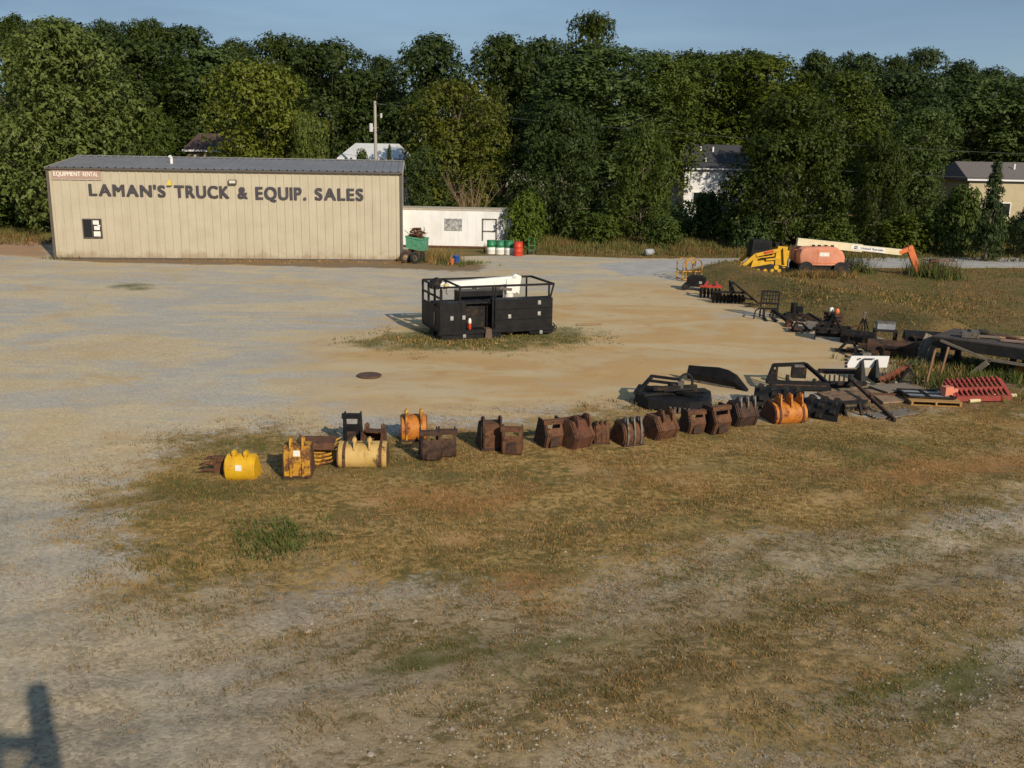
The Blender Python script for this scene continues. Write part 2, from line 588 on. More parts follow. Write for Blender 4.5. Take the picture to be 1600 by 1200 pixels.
def ground_material():
    T = NT('yard_ground')
    co = T.n('ShaderNodeTexCoord').outputs['Object']
    A, B = T.attr('cover_a'), T.attr('cover_b')
    sa, sb = T.n('ShaderNodeSeparateColor'), T.n('ShaderNodeSeparateColor')
    T.t.links.new(A.outputs['Color'], sa.inputs[0])
    T.t.links.new(B.outputs['Color'], sb.inputs[0])
    dirt, dry, sparse, green = sa.outputs[0], sa.outputs[1], sa.outputs[2], A.outputs['Alpha']
    field, road, clay, weed = sb.outputs[0], sb.outputs[1], sb.outputs[2], B.outputs['Alpha']
    big = T.noise(co, .12, 5, .6)
    streak = T.noise(T.mapping(co, -.25, (.17, .36, 1)), 1.0, 7, .64, 1.1)
    mid = T.noise(co, 1.1, 7, .65)
    fine = T.noise(co, 7, 8, .7)
    grit = T.noise(co, 38, 6, .75)
    vor = T.n('ShaderNodeTexVoronoi')
    T.set(vor, 'Vector', co)
    T.set(vor, 'Scale', 22.0)
    vr = T.n('ShaderNodeSeparateColor')
    T.t.links.new(vor.outputs['Color'], vr.inputs[0])
    # gravel lot
    gravel = T.mix(T.step(streak, .44, .58), (.375, .345, .295), (.465, .385, .255))
    gravel = T.mix(T.math('MULTIPLY', T.step(big, .50, .64), .7), gravel, (.45, .34, .19))
    gravel = T.mix(T.math('MULTIPLY', T.step(mid, .55, .75), .5), gravel, (.42, .40, .37))
    sp = T.math('MULTIPLY_ADD', grit, .5, .78)
    st = T.math('MULTIPLY_ADD', vr.outputs[0], .36, .84)
    gravel = T.mix(1., gravel, T.rgb(T.math('MULTIPLY', sp, st)), 'MULTIPLY')
    wash = T.noise(T.mapping(co, .5, (.22, .5, 1)), 1.0, 7, .66, 1.5)
    gravel = T.mix(T.math('MULTIPLY', T.step(wash, .53, .64), .6), gravel, (.44, .31, .165))
    gravel = T.mix(T.math('MULTIPLY', T.step(wash, .46, .36), .55), gravel, (.33, .315, .29))
    # gravel darkened towards the camera: a brightness falloff put into the colour
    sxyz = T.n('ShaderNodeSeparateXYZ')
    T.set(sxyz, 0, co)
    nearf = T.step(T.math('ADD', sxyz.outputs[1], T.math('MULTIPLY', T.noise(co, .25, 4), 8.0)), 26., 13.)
    dimmed_gravel = T.mix(T.step(T.noise(co, 2.2, 6, .65), .42, .6), (.23, .185, .125), (.315, .25, .165))
    dimmed_gravel = T.mix(1., dimmed_gravel, T.rgb(T.math('MULTIPLY_ADD', vr.outputs[0], .7, .65)), 'MULTIPLY')
    gravel = T.mix(T.math('MULTIPLY', nearf, .8), gravel, dimmed_gravel)
    # tan dirt
    dcol = T.mix(T.step(streak, .40, .62), (.45, .295, .135), (.48, .375, .225))
    dcol = T.mix(T.math('MULTIPLY', T.step(mid, .52, .70), .55), dcol, (.41, .235, .095))
    dcol = T.mix(1., dcol, T.rgb(T.math('MULTIPLY_ADD', T.noise(co, 16, 8, .75), .45, .78)), 'MULTIPLY')
    k = T.step(T.math('ADD', dirt, T.math('MULTIPLY_ADD', streak, 1.5, -.75)), .30, .72)
    c = T.mix(k, gravel, dcol)
    # worn wheel tracks
    tc = T.attr('cover_c')
    stc = T.n('ShaderNodeSeparateColor')
    T.t.links.new(tc.outputs['Color'], stc.inputs[0])
    trk = T.math('MULTIPLY', stc.outputs[0], T.step(fine, .3, .6))
    c = T.mix(T.math('MULTIPLY', trk, .38), c, (.47, .405, .30))
    # dry grass thatch over soil
    tuft = T.noise(T.mapping(co, -.35, (1, 1.5, 1)), 3.6, 6, .68, .3)
    th = T.mix(T.step(fine, .40, .60), (.165, .11, .036), (.37, .245, .095))
    th = T.mix(T.math('MULTIPLY', T.step(T.noise(co, .3, 6, .65), .50, .60), .5), th, (.27, .135, .045))
    th = T.mix(T.math('MULTIPLY', T.step(T.noise(co, .6, 6, .62), .52, .62), .75), th, (.38, .255, .12))
    th = T.mix(T.math('MULTIPLY', T.step(T.math('ADD', tuft, T.math('MULTIPLY_ADD', T.noise(co, .5, 4, .6), 1.2, -.6)), .50, .66), .75), th, (.095, .08, .024))
    th = T.mix(T.math('MULTIPLY', T.step(T.noise(T.mapping(co, -.3, (.3, 1, 1)), .7, 6, .62), .5, .62), .5), th, (.13, .11, .042))
    nz = T.math('ADD', T.math('MULTIPLY_ADD', mid, .9, -.45), T.math('MULTIPLY_ADD', fine, .8, -.4))
    kd = T.step(T.math('ADD', dry, T.math('MULTIPLY', nz, 1.25)), .34, .68)
    c = T.mix(kd, c, th)
    # thin cover on gravel
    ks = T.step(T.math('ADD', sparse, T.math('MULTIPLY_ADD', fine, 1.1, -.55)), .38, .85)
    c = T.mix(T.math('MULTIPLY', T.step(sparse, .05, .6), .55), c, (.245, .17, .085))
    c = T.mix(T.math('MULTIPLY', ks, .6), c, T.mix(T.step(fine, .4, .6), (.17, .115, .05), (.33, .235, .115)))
    kt = T.step(T.math('ADD', T.math('MULTIPLY', sparse, .24), tuft), .60, .74)
    kt = T.math('MULTIPLY', kt, T.math('MULTIPLY', T.step(sparse, .05, .4), T.math('MULTIPLY_ADD', trk, -.8, 1.0)))
    c = T.mix(T.math('MULTIPLY', kt, .85), c, T.mix(T.step(grit, .4, .6), (.075, .06, .025), (.145, .108, .046)))
    # red clay
    kc = T.step(T.math('ADD', clay, nz), .45, .85)
    c = T.mix(T.math('MULTIPLY', kc, .6), c, (.30, .13, .05))
    # far field
    fc = T.mix(T.step(T.noise(co, .35, 6, .6), .42, .6), (.17, .115, .045), (.105, .092, .03))
    fc = T.mix(T.math('MULTIPLY', T.step(fine, .45, .7), .6), fc, (.23, .16, .07))
    c = T.mix(T.step(T.math('ADD', field, T.math('MULTIPLY', nz, .5)), .4, .6), c, fc)
    # weeds and green growth
    kw = T.step(T.math('ADD', weed, nz), .30, .75)
    c = T.mix(T.math('MULTIPLY', kw, .8), c, (.15, .09, .04))
    kg = T.step(T.math('ADD', green, nz), .45, .95)
    c = T.mix(T.math('MULTIPLY', kg, .85), c, T.mix(T.step(fine, .4, .6), (.062, .07, .016), (.105, .10, .03)))
    c = T.mix(T.step(road, .35, .65), c, T.mix(T.step(mid, .4, .6), (.33, .32, .31), (.40, .385, .36)))
    h = T.math('ADD', T.math('MULTIPLY', fine, .30), T.math('MULTIPLY', grit, .55))
    h = T.math('ADD', h, T.math('MULTIPLY', vor.outputs['Distance'], -.45))
    return T.finish(c, .92, 0, .10, T.bump(h, .5, .022))


def _rgb(self, v):
    nd = self.n('ShaderNodeCombineColor')
    for i in range(3):
        self.set(nd, i, v)
    return nd.outputs[0]


NT.rgb = _rgb
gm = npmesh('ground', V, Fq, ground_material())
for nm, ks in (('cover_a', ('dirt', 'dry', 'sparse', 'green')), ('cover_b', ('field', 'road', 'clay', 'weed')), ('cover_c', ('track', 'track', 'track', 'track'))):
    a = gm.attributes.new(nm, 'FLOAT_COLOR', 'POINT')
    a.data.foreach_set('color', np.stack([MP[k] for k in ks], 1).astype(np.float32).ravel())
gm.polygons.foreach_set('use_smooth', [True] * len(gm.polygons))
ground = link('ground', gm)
ground['kind'] = 'structure'


# ------------------------------------------------------------------ grass, stones, weeds (uncountable cover)
def scatter(n, x0, x1, y0, y1):
    return RS.uniform(x0, x1, n), RS.uniform(y0, y1, n)


def in_view(x, y, z=0., pad=60):
    dx, dy, dz = x, y, z - CAMH
    w = dx * FW.x + dy * FW.y + dz * FW.z
    w = np.maximum(w, .1)
    px = 800 + F * (dx * RT.x + dy * RT.y + dz * RT.z) / w
    py = 600 - F * (dx * UP.x + dy * UP.y + dz * UP.z) / w
    return (px > -pad) & (px < 1600 + pad) & (py < 1200 + pad)


def blades(x, y, hgt, per, spread, wid, cols, lean=.5, zoff=0.):
    """tufts of PER bent blades at each (x, y); cols is an (n, 3) colour per tuft"""
    n = len(x)
    if n == 0:
        return np.zeros((0, 3)), np.zeros((0, 3), int), np.zeros((0, 3))
    z = height(x, y) - .01 + zoff
    bx = np.repeat(x, per) + RS.normal(0, 1, n * per) * np.repeat(spread * np.ones(n), per)
    by = np.repeat(y, per) + RS.normal(0, 1, n * per) * np.repeat(spread * np.ones(n), per)
    bz = np.repeat(z, per)
    h = np.repeat(hgt * np.ones(n), per) * RS.uniform(.5, 1.2, n * per)
    an = RS.uniform(0, 2 * np.pi, n * per)
    la = RS.uniform(0, 2 * np.pi, n * per)
    ln = RS.uniform(0, lean, n * per) * h
    w = np.repeat(wid * np.ones(n), per) * RS.uniform(.6, 1.3, n * per)
    a = np.stack([bx - np.cos(an) * w, by - np.sin(an) * w, bz], 1)
    b = np.stack([bx + np.cos(an) * w, by + np.sin(an) * w, bz], 1)
    c = np.stack([bx + np.cos(la) * ln, by + np.sin(la) * ln, bz + h], 1)
    Vv = np.stack([a, b, c], 1).reshape(-1, 3)
    Ff = np.arange(n * per * 3).reshape(-1, 3)
    cc = np.repeat(cols, per, 0) * RS.uniform(.65, 1.35, (n * per, 1))
    return Vv, Ff, cc


def stuff(name, parts, m):
    Vs, Fs, Cs, o = [], [], [], 0
    for v, f, c in parts:
        Vs.append(v)
        Fs.append(f + o)
        Cs.append(c)
        o += len(v)
    ob = link(name, npmesh(name, np.concatenate(Vs), np.concatenate(Fs), m, np.concatenate(Cs)))
    ob['kind'] = 'stuff'
    return ob


BL = blade_mat('grass_blades')


def pick(n, *cols):
    cols = np.array(cols)
    return cols[RS.randint(0, len(cols), n)]


STRAW = [(.36, .23, .09), (.27, .16, .06), (.20, .11, .04), (.30, .17, .06), (.17, .12, .04)]
OLIVE = [(.10, .095, .03), (.13, .11, .035), (.085, .09, .022), (.15, .115, .04)]
LUSH = [(.055, .085, .018), (.075, .10, .022), (.05, .075, .018), (.10, .115, .03)]

# dried grass of the big island
x, y = scatter(430000, -14, 26, 8.6, 30)
m = maps(x, y)
pt = fbm(x * 1.3, y * 1.3, 81)
keep = (RS.uniform(size=len(x)) < m['dry'] * np.clip((pt - .30) / .3, .08, 1) * .62) & in_view(x, y)
x, y, gg = x[keep], y[keep], m['green'][keep]
cols = np.where((RS.uniform(size=len(x)) < .18 + .5 * gg)[:, None], pick(len(x), *OLIVE), pick(len(x), *STRAW))
p1 = blades(x, y, .06, 4, .045, .006, cols, 1.2)
stuff('dry_grass', [p1], BL)

# thin grass over the foreground gravel
x, y = scatter(300000, -9, 17, 8.6, 22)
m = maps(x, y)
pt = fbm(x * 2.2, y * 2.2, 83)
keep = (RS.uniform(size=len(x)) < m['sparse'] * np.clip((pt - .44) / .14, .0, 1) * .75) & in_view(x, y) & (m['dry'] < .8)
x, y, gg = x[keep], y[keep], m['green'][keep]
cols = np.where((RS.uniform(size=len(x)) < .34 + .5 * gg)[:, None], pick(len(x), *OLIVE), pick(len(x), *STRAW) * .9)
stuff('sparse_grass', [blades(x, y, .05, 4, .045, .006, cols, 1.2)], BL)

# green growth
x, y = scatter(260000, -16, 30, 10, 40)
m = maps(x, y)
pt = fbm(x * 1.7, y * 1.7, 85)
keep = (RS.uniform(size=len(x)) < m['green'] * np.clip((pt - .42) / .2, 0, 1) * .5) & in_view(x, y)
x, y = x[keep], y[keep]
q1 = blades(x, y, .065, 4, .06, .008, np.where((RS.uniform(size=len(x)) < .55)[:, None], pick(len(x), *LUSH), pick(len(x), *OLIVE)), .9)
c0 = at(432, 838)
x, y = c0.x + RS.normal(0, .36, 170), c0.y + RS.normal(0, .5, 170)
q2 = blades(x, y, .16, 6, .07, .011, np.where((RS.uniform(size=len(x)) < .7)[:, None], pick(len(x), *LUSH), pick(len(x), *OLIVE)), .9)
c0 = at(270, 880)
x, y = c0.x + RS.normal(0, .6, 180), c0.y + RS.normal(0, .35, 180)
q3 = blades(x[:60], y[:60], .11, 6, .06, .009, pick(60, *OLIVE), .9)
stuff('green_grass', [q1, q2, q3], BL)

# long straw stalks lying near the tall clump
parts = []
for i in range(30):
    a = at(random.uniform(310, 600), random.uniform(800, 930))
    L, an = random.uniform(.3, 1.1), random.uniform(-.5, .5)
    n = 5
    pts = [(a.x + math.cos(an + .25 * k) * L * k / n, a.y + math.sin(an + .25 * k) * L * k / n) for k in range(n + 1)]
    for k in range(n):
        (ax, ay), (bx, by) = pts[k], pts[k + 1]
        za, zb = gz(ax, ay) + .05, gz(bx, by) + .05
        vv = np.array([(ax, ay - .004, za), (bx, by - .004, zb), (bx, by + .004, zb + .004), (ax, ay + .004, za + .004)])
        parts.append((np.concatenate([vv[[0, 1, 2]], vv[[0, 2, 3]]]), np.arange(6).reshape(2, 3), np.array([(.27, .185, .08)] * 2)))
stuff('straw_stalks', parts, BL)

# far field grass, berm grass and treeline weeds
x, y = scatter(240000, -2, 75, 30, 76)
m = maps(x, y)
keep = (RS.uniform(size=len(x)) < m['field'] * .5) & in_view(x, y) & (fbm(x * .7, y * .7, 87) > .30)
x, y = x[keep], y[keep]
f1 = blades(x, y, .10, 3, .12, .014, np.where((fbm(x * .35, y * .35, 89) > .56)[:, None], pick(len(x), *OLIVE), pick(len(x), *STRAW) * .65), .9)
stuff('field_grass', [f1], BL)
x, y = scatter(26000, -60, 80, 62, 77)
keep = in_view(x, y) & ((x > -2) | (x < -30)) & (RS.uniform(size=len(x)) < np.clip((y - 60) / 9, 0, 1))
x, y = x[keep], y[keep]
f2 = blades(x, y, .15 + .5 * fbm(x * .3, y * .3, 91), 5, .2, .03, np.where((fbm(x * .25, y * .5, 93) > .66)[:, None], pick(len(x), *STRAW) * .5, pick(len(x), *OLIVE)), .8)
stuff('tall_grass', [f2], BL)

# weeds against the building, under the service body, round the lift and among the junk
wp = []


def weeds(px, py, sx, sy, n, h, cols, wid=.018, per=6):
    c = at(px, py)
    s = mpp(c)
    xs, ys = c.x + RS.normal(0, sx * s, n), c.y + RS.normal(0, sy, n)
    wp.append(blades(xs, ys, h, per, .09, wid, pick(n, *cols), .9))


weeds(690, 408, 15, .8, 110, .75, STRAW[:3] + OLIVE)
weeds(715, 412, 20, .6, 150, .22, OLIVE + LUSH)
weeds(650, 408, 16, .8, 60, .5, STRAW + OLIVE)
weeds(225, 403, 5, .25, 14, 1.0, OLIVE)
weeds(266, 403, 11, .25, 26, .7, OLIVE + STRAW[:1])
weeds(100, 404, 14, .3, 36, .35, OLIVE + STRAW[:2])
weeds(430, 408, 140, .4, 320, .10, STRAW[:4])
weeds(700, 535, 60, .6, 420, .10, OLIVE + STRAW[:2])
weeds(780, 528, 80, .5, 300, .10, OLIVE)
weeds(1455, 432, 16, .8, 210, 1.0, OLIVE + LUSH)
weeds(1325, 424, 14, .6, 110, 1.0, OLIVE + LUSH)
weeds(1276, 433.5, 24, .16, 260, .42, OLIVE + STRAW[:3])
weeds(1178, 431, 30, .25, 300, .26, OLIVE + STRAW[:3])
weeds(1440, 580, 40, .9, 150, .26, LUSH + OLIVE + STRAW)
weeds(1520, 585, 45, .8, 190, .32, LUSH + OLIVE + STRAW[:2])
weeds(1590, 590, 25, .7, 150, .38, LUSH)
weeds(1480, 600, 30, .5, 120, .35, LUSH + OLIVE)
weeds(1535, 618, 35, .3, 70, .3, LUSH + OLIVE)
weeds(1050, 632, 50, .4, 130, .12, OLIVE)
weeds(1230, 640, 60, .3, 120, .12, OLIVE + STRAW[:2])
weeds(1400, 470, 70, 2.2, 700, .15, OLIVE + LUSH[:1] + STRAW[:2])
weeds(1330, 480, 60, 1.4, 500, .16, OLIVE + STRAW[:2])
stuff('weeds', wp, BL)

# loose stones in the foreground
x, y = scatter(60000, -9, 15, 8.5, 17)
keep = in_view(x, y) & (RS.uniform(size=len(x)) < np.clip((fbm(x * .8, y * .8, 95) - .38) / .25, .03, 1) * .6 * np.clip((17 - y) / 6, 0, 1) * .8) & (x > -3 + .0 * y)
x, y = x[keep], y[keep]
n = len(x)
base = np.array([(1, 0, 0), (.3, .9, 0), (-.8, .6, 0), (-.8, -.6, 0), (.3, -.9, 0), (0, 0, .8)])
sz = np.exp(RS.normal(math.log(.011), .45, n))
an = RS.uniform(0, 2 * np.pi, n)
bb = np.repeat(base[None], n, 0) * sz[:, None, None] * RS.uniform(.7, 1.3, (n, 6, 1))
Vv = np.stack([bb[..., 0] * np.cos(an)[:, None] - bb[..., 1] * np.sin(an)[:, None] + x[:, None],
               bb[..., 0] * np.sin(an)[:, None] + bb[..., 1] * np.cos(an)[:, None] + y[:, None],
               bb[..., 2] + height(x, y)[:, None]], 2).reshape(-1, 3)
tri = np.array([(0, 1, 5), (1, 2, 5), (2, 3, 5), (3, 4, 5), (4, 0, 5)])
Ff = (np.arange(n)[:, None, None] * 6 + tri[None]).reshape(-1, 3)
cc = np.repeat(pick(n, (.33, .28, .21), (.27, .235, .19), (.37, .32, .25), (.30, .21, .14)) * RS.uniform(.7, 1.15, (n, 1)), 5, 0)
stuff('gravel_stones', [(Vv, Ff, cc)], BL)

# ------------------------------------------------------------------ trees
LEAF_LIGHT = leaf_mat('light_leaves', (.065, .092, .012), (.145, .162, .028))
LEAF_MID = leaf_mat('mid_leaves', (.036, .060, .008), (.086, .110, .016))
LEAF_DARK = leaf_mat('dark_leaves', (.021, .038, .006), (.054, .074, .012))
LEAF_OLIVE = leaf_mat('olive_leaves', (.048, .072, .01), (.112, .115, .02))
LEAF_BRIGHT = leaf_mat('bright_leaves', (.055, .095, .012), (.10, .135, .022))


def leaf_cloud(rng, blobs, n, size, inner=.25, droop=0.):
    B = np.array(blobs, float)
    area = B[:, 3] * B[:, 4] + B[:, 3] * B[:, 5]
    bi = rng.choice(len(B), n, p=area / area.sum())
    d = rng.normal(0, 1, (n, 3))
    d /= np.linalg.norm(d, axis=1)[:, None]
    d[:, 2] = np.where((d[:, 2] < -.3) & (rng.uniform(size=n) < .6), -d[:, 2], d[:, 2])
    rad = np.where(rng.uniform(size=n) < inner, rng.uniform(.3, .85, n), rng.uniform(.82, 1.1, n))
    lump = fbm(d[:, 0] * 2.2 + bi * 7.3 + 50, d[:, 2] * 2.2 + d[:, 1] * 1.7 + 50, 5, 3)
    rad = rad * (.72 + .56 * lump)
    c = B[bi, :3] + d * rad[:, None] * B[bi, 3:6]
    k = 4
    c = np.repeat(c, k, 0) + rng.normal(0, size * .55, (n * k, 3))
    out = np.repeat(d, k, 0)
    nr = out * 1.0 + rng.normal(0, .42, (n * k, 3)) + np.array([0, 0, .35])
    nr /= np.linalg.norm(nr, axis=1)[:, None]
    a = np.cross(nr, rng.normal(0, 1, (n * k, 3)))
    a /= np.linalg.norm(a, axis=1)[:, None] + 1e-9
    b = np.cross(nr, a)
    s = size * rng.uniform(.6, 1.25, (n * k, 1))
    tip = c + a * s + np.array([0, 0, -droop]) * s
    p = [c - a * s * .8, c + b * s * .45 + nr * s * .12, tip, c - b * s * .45 + nr * s * .12]
    Vv = np.stack(p, 1).reshape(-1, 3)
    Ff = np.arange(n * k * 4).reshape(-1, 4)
    t = np.clip(lump * 1.6 - .3, 0, 1)
    t = np.repeat(t * .65 + .2 * rng.uniform(0, 1, n), k) + rng.uniform(0, .15, n * k)
    v = np.repeat(rng.uniform(.2, 1, n), k) * .75 + .25 * rng.uniform(0, 1, n * k)
    return Vv, Ff, np.stack([t, v, t * 0], 1)


def make_tree_meshes(seed, H, W, env, nblob, rb, n, size, trunk_h, trunk_r, lean=.0, zlo=.18, droop=.2):
    """env: radius fraction by height fraction; returns (crown arrays, trunk MB)"""
    rng = np.random.RandomState(seed)
    blobs, limbs = [], []
    for i in range(nblob):
        t = zlo + (1 - zlo) * ((i + rng.uniform(.2, .8)) / nblob) ** .9
        an = i * 2.4 + rng.uniform(-.5, .5)
        e = np.interp(t, env[0], env[1]) * W / 2
        r = rb * rng.uniform(.55, 1.4) * (.6 + .4 * e / (W / 2))
        q = max(.25 * r, e - r * .8) * (rng.uniform(.7, 1.12) if rng.uniform() < .8 else rng.uniform(.2, .6))
        z = min(t * H + rng.uniform(-.04, .04) * H, H - r * .85)
        x, y = q * math.cos(an) + lean * z, q * math.sin(an)
        blobs.append((x, y, z, r * 1.1, r * 1.1, r * .85))
        limbs.append((x, y, z))
    arr = leaf_cloud(rng, blobs, n, size, droop=droop)
    mb = MB()
    top = H * .8
    tp = [(lean * top * t + math.sin(t * 5 + seed) * .18 * t, math.cos(t * 4 + seed) * .15 * t, top * t) for t in (0, .12, .3, .5, .7, .85, 1)]
    mb.tube(tp, [trunk_r * s for s in (1.35, 1, .86, .7, .45, .28, .08)], 8)
    for (x, y, z) in limbs[::2]:
        z0 = max(trunk_h, z - math.hypot(x, y) * .8 - .5)
        z0 = min(z0, top * .9)
        m = Vector((x * .45 + lean * z0 * .5, y * .45, (z0 + z) / 2 + .4))
        mb.tube([(lean * z0, 0, z0), m, (x, y, z)], [trunk_r * .38, trunk_r * .24, trunk_r * .06], 5)
    return arr, mb


ENV_OAK = ([0, .12, .3, .55, .8, .93, 1], [.35, .72, .98, 1, .9, .62, .4])
ENV_TALL = ([0, .15, .35, .6, .8, .93, 1], [.35, .7, .92, 1, .95, .72, .45])
ENV_DOME = ([0, .1, .3, .6, .85, 1], [.85, .95, 1, .92, .62, .15])
ENV_CONE = ([0, .1, .3, .6, .85, 1], [.9, 1, .85, .55, .25, .04])
TREES = {}


def variant(key, seed, H, W, env, nb, rb, n, size, lm, th=2.5, tr=.28, zlo=.18, lean=0., droop=.2):
    (Vv, Ff, cc), mb = make_tree_meshes(seed, H, W, env, nb, rb, n, size, th, tr, lean, zlo, droop)
    TREES[key] = (H, W, npmesh('crown', Vv, Ff, lm, cc), mb, lm)


variant('broad_light', 1, 15, 13, ENV_DOME, 62, 2.0, 9000, .20, LEAF_LIGHT, zlo=.06)
variant('oval_light', 2, 12, 10, ENV_OAK, 46, 1.75, 6200, .185, LEAF_LIGHT, zlo=.08)
variant('tall_dark', 3, 20, 10, ENV_TALL, 46, 1.9, 6200, .225, LEAF_DARK, zlo=.14)
variant('clumpy_dark', 4, 19, 13, ENV_OAK, 34, 2.0, 5800, .225, LEAF_DARK, zlo=.25, lean=.03)
variant('clumpy_wide', 14, 18, 14, ENV_DOME, 30, 2.1, 6000, .225, LEAF_DARK, zlo=.22)
variant('tall_mid', 5, 20, 11, ENV_TALL, 44, 2.0, 6400, .225, LEAF_MID, zlo=.12)
variant('round_mid', 6, 15, 13, ENV_DOME, 56, 2.0, 8200, .205, LEAF_MID, zlo=.05)
variant('round_dark', 7, 15, 14, ENV_DOME, 60, 2.0, 9400, .205, LEAF_DARK, zlo=.04)
variant('olive', 8, 14, 12, ENV_OAK, 52, 1.8, 6800, .19, LEAF_OLIVE, zlo=.07)
variant('conifer', 9, 9, 4.6, ENV_CONE, 44, .75, 2000, .17, LEAF_DARK, zlo=.05, tr=.16, th=.5, droop=.6)
variant('shrub_mid', 10, 3, 3.6, ENV_DOME, 22, .75, 1300, .15, LEAF_MID, zlo=.05, tr=.05, th=.2)
variant('shrub_bright', 12, 4, 4, ENV_DOME, 26, .8, 2000, .13, LEAF_BRIGHT, zlo=.05, tr=.06, th=.2, droop=.5)
variant('tall_light', 13, 20, 11, ENV_TALL, 46, 1.9, 6400, .22, LEAF_MID, zlo=.12)
TRUNKS = {}


def tree(key, px, Y, ytop, wpx, label, name='broadleaf_tree', cat='tree', group='trees of the wood behind the yard', wide=1.0):
    H, W, cm, mb, lm = TREES[key]
    P = aty(px, ytop, Y)
    h = P.z
    s = mpp(Vector((P.x, Y, 3)))
    w = wpx * s * (1.75 if label.startswith('distant') else 1.35 if Y > 91 else 1.0)
    k = (w / W * wide, w / W * wide, h / H)
    o = thing(name, label, cat, (P.x, Y, 0), random.uniform(0, 6.28), group, k)
    link('crown', cm, o)
    if key not in TRUNKS:
        TRUNKS[key] = mb.build('trunk', BARK, o, True).data
    else:
        link('trunk', TRUNKS[key], o)
    return o


TL = [
    # front row, left to right
    ('broad_light', 84, 71, 30, 250, 'huge pale green rounded tree towering at the left edge behind the metal building'),
    ('round_dark', 8, 76, 215, 130, 'low dark bushy tree at the left edge beneath the huge pale one'),
    ('round_mid', 232, 74, 168, 110, 'dark green tree hiding the gap right of the huge pale tree, above the shop roof'),
    ('oval_light', 408, 77, 98, 176, 'pale yellowish oval tree rising behind the middle of the shop roof'),
    ('oval_light', 478, 74, 178, 62, 'small pale tree peeking over the shop roof left of the white roof'),
    ('olive', 715, 79, 126, 190, 'olive tree with browning top behind the white trailer and the bare shrub'),
    ('round_mid', 665, 76, 228, 80, 'low green tree just right of the white metal roof above the trailer'),
    ('round_dark', 880, 75, 160, 150, 'broad dark leafy tree left of the wood centre with leaves down to the grass'),
    ('round_mid', 1008, 73, 190, 110, 'mid green tree standing left of the white house with dark roof'),
    ('round_dark', 1242, 70, 148, 200, 'broad dark tree right of the white house, behind the boom lift'),
    ('round_dark', 1385, 75, 215, 90, 'narrow dark tree between the broad dark tree and the tall pale green one'),
    ('tall_mid', 1450, 79, 170, 110, 'tall mid green tree left of the beige house with grey roof'),
    ('conifer', 1560, 63, 250, 56, 'small dark cone shaped evergreen in front of the beige house'),
    ('round_dark', 1618, 66, 318, 70, 'low dark tree cut by the right edge beside the beige house'),
    # second row
    ('tall_dark', 215, 92, 62, 130, 'tall dark tree with feathery top just right of the huge pale tree'),
    ('tall_mid', 330, 96, 72, 130, 'mid green tall tree behind and left of the pale oval tree'),
    ('clumpy_dark', 520, 99, 66, 120, 'tall dark tree with open limbs above the white metal roof'),
    ('tall_dark', 585, 102, 110, 100, 'dark green tree directly behind the utility pole'),
    ('clumpy_dark', 440, 100, 55, 110, 'dark clumpy tree on the skyline over the pale oval tree'),
    ('clumpy_wide', 680, 98, 54, 140, 'dark dome topped tree on the skyline right of the utility pole'),
    ('clumpy_wide', 790, 100, 54, 130, 'dark rounded skyline tree behind the olive tree, left of the pointed one'),
    ('tall_light', 935, 92, 70, 180, 'wide tall tree filling the middle of the wood below the pointed crown'),
    ('tall_mid', 1025, 98, 82, 120, 'mid green skyline tree just right of the pointed crown'),
    ('tall_light', 1110, 114, 84, 140, 'tall green tree with visible bare trunks behind the white house with dark roof'),
    ('tall_mid', 1205, 112, 84, 120, 'green skyline tree above the broad dark tree, its left side'),
    ('tall_light', 1325, 88, 112, 150, 'bright mid green tall tree right of and behind the broad dark tree'),
    ('tall_dark', 1418, 100, 112, 110, 'dark tree in the shaded hollow behind the tall pale tree on the right'),
    ('tall_light', 1530, 106, 118, 150, 'large mid green tree rising over the roof of the beige house'),
    ('clumpy_dark', 1612, 104, 140, 100, 'tall dark tree cut by the right edge of the wood'),
    # skyline
    ('clumpy_wide', 20, 112, 24, 110, 'dark feathery treetop in the upper left corner over the huge pale tree'),
    ('tall_dark', 95, 116, 34, 90, 'distant dark treetop showing just over the crown of the huge pale tree'),
    ('clumpy_dark', 165, 116, 34, 75, 'distant slim treetop, first on the skyline right of the huge pale tree'),
    ('clumpy_dark', 225, 118, 32, 66, 'distant tufted treetop, second on the skyline right of the huge pale tree'),
    ('tall_dark', 290, 120, 42, 80, 'distant treetop with pointed tuft on the left skyline above the brown roof'),
    ('clumpy_dark', 372, 120, 64, 72, 'thin half bare skyline treetop between the pointed tuft and the clumpy dome'),
    ('clumpy_wide', 480, 122, 72, 84, 'distant low treetop in the skyline dip left of the white roof'),
    ('tall_dark', 592, 118, 88, 54, 'small distant treetop in the notch of the skyline above the utility pole'),
    ('clumpy_wide', 845, 118, 60, 100, 'distant broad treetop on the skyline left of the pointed crown'),
    ('tall_dark', 925, 108, 20, 70, 'tallest pointed treetop standing clear of the skyline in the middle'),
    ('clumpy_wide', 1075, 124, 80, 84, 'distant skyline treetop left of the dark roofed house'),
    ('clumpy_dark', 1160, 126, 80, 84, 'distant skyline treetop right above the dark roofed house'),
    ('clumpy_wide', 1275, 128, 82, 84, 'distant dark treetop at the left of the right hand ridge'),
    ('clumpy_dark', 1345, 132, 84, 74, 'distant dark treetop on the right ridge, second from its left end'),
    ('clumpy_wide', 1405, 132, 88, 70, 'distant treetop on the right ridge beside its highest tuft'),
    ('tall_dark', 1447, 134, 76, 52, 'distant treetop forming the highest tuft of the right ridge'),
    ('clumpy_wide', 1500, 136, 96, 80, 'distant treetop just right of the highest tuft of the right ridge'),
    ('clumpy_dark', 1550, 136, 108, 70, 'distant treetop near the low right end of the skyline'),
    ('clumpy_wide', 1600, 136, 120, 80, 'distant treetop last on the skyline at the right edge'),
]
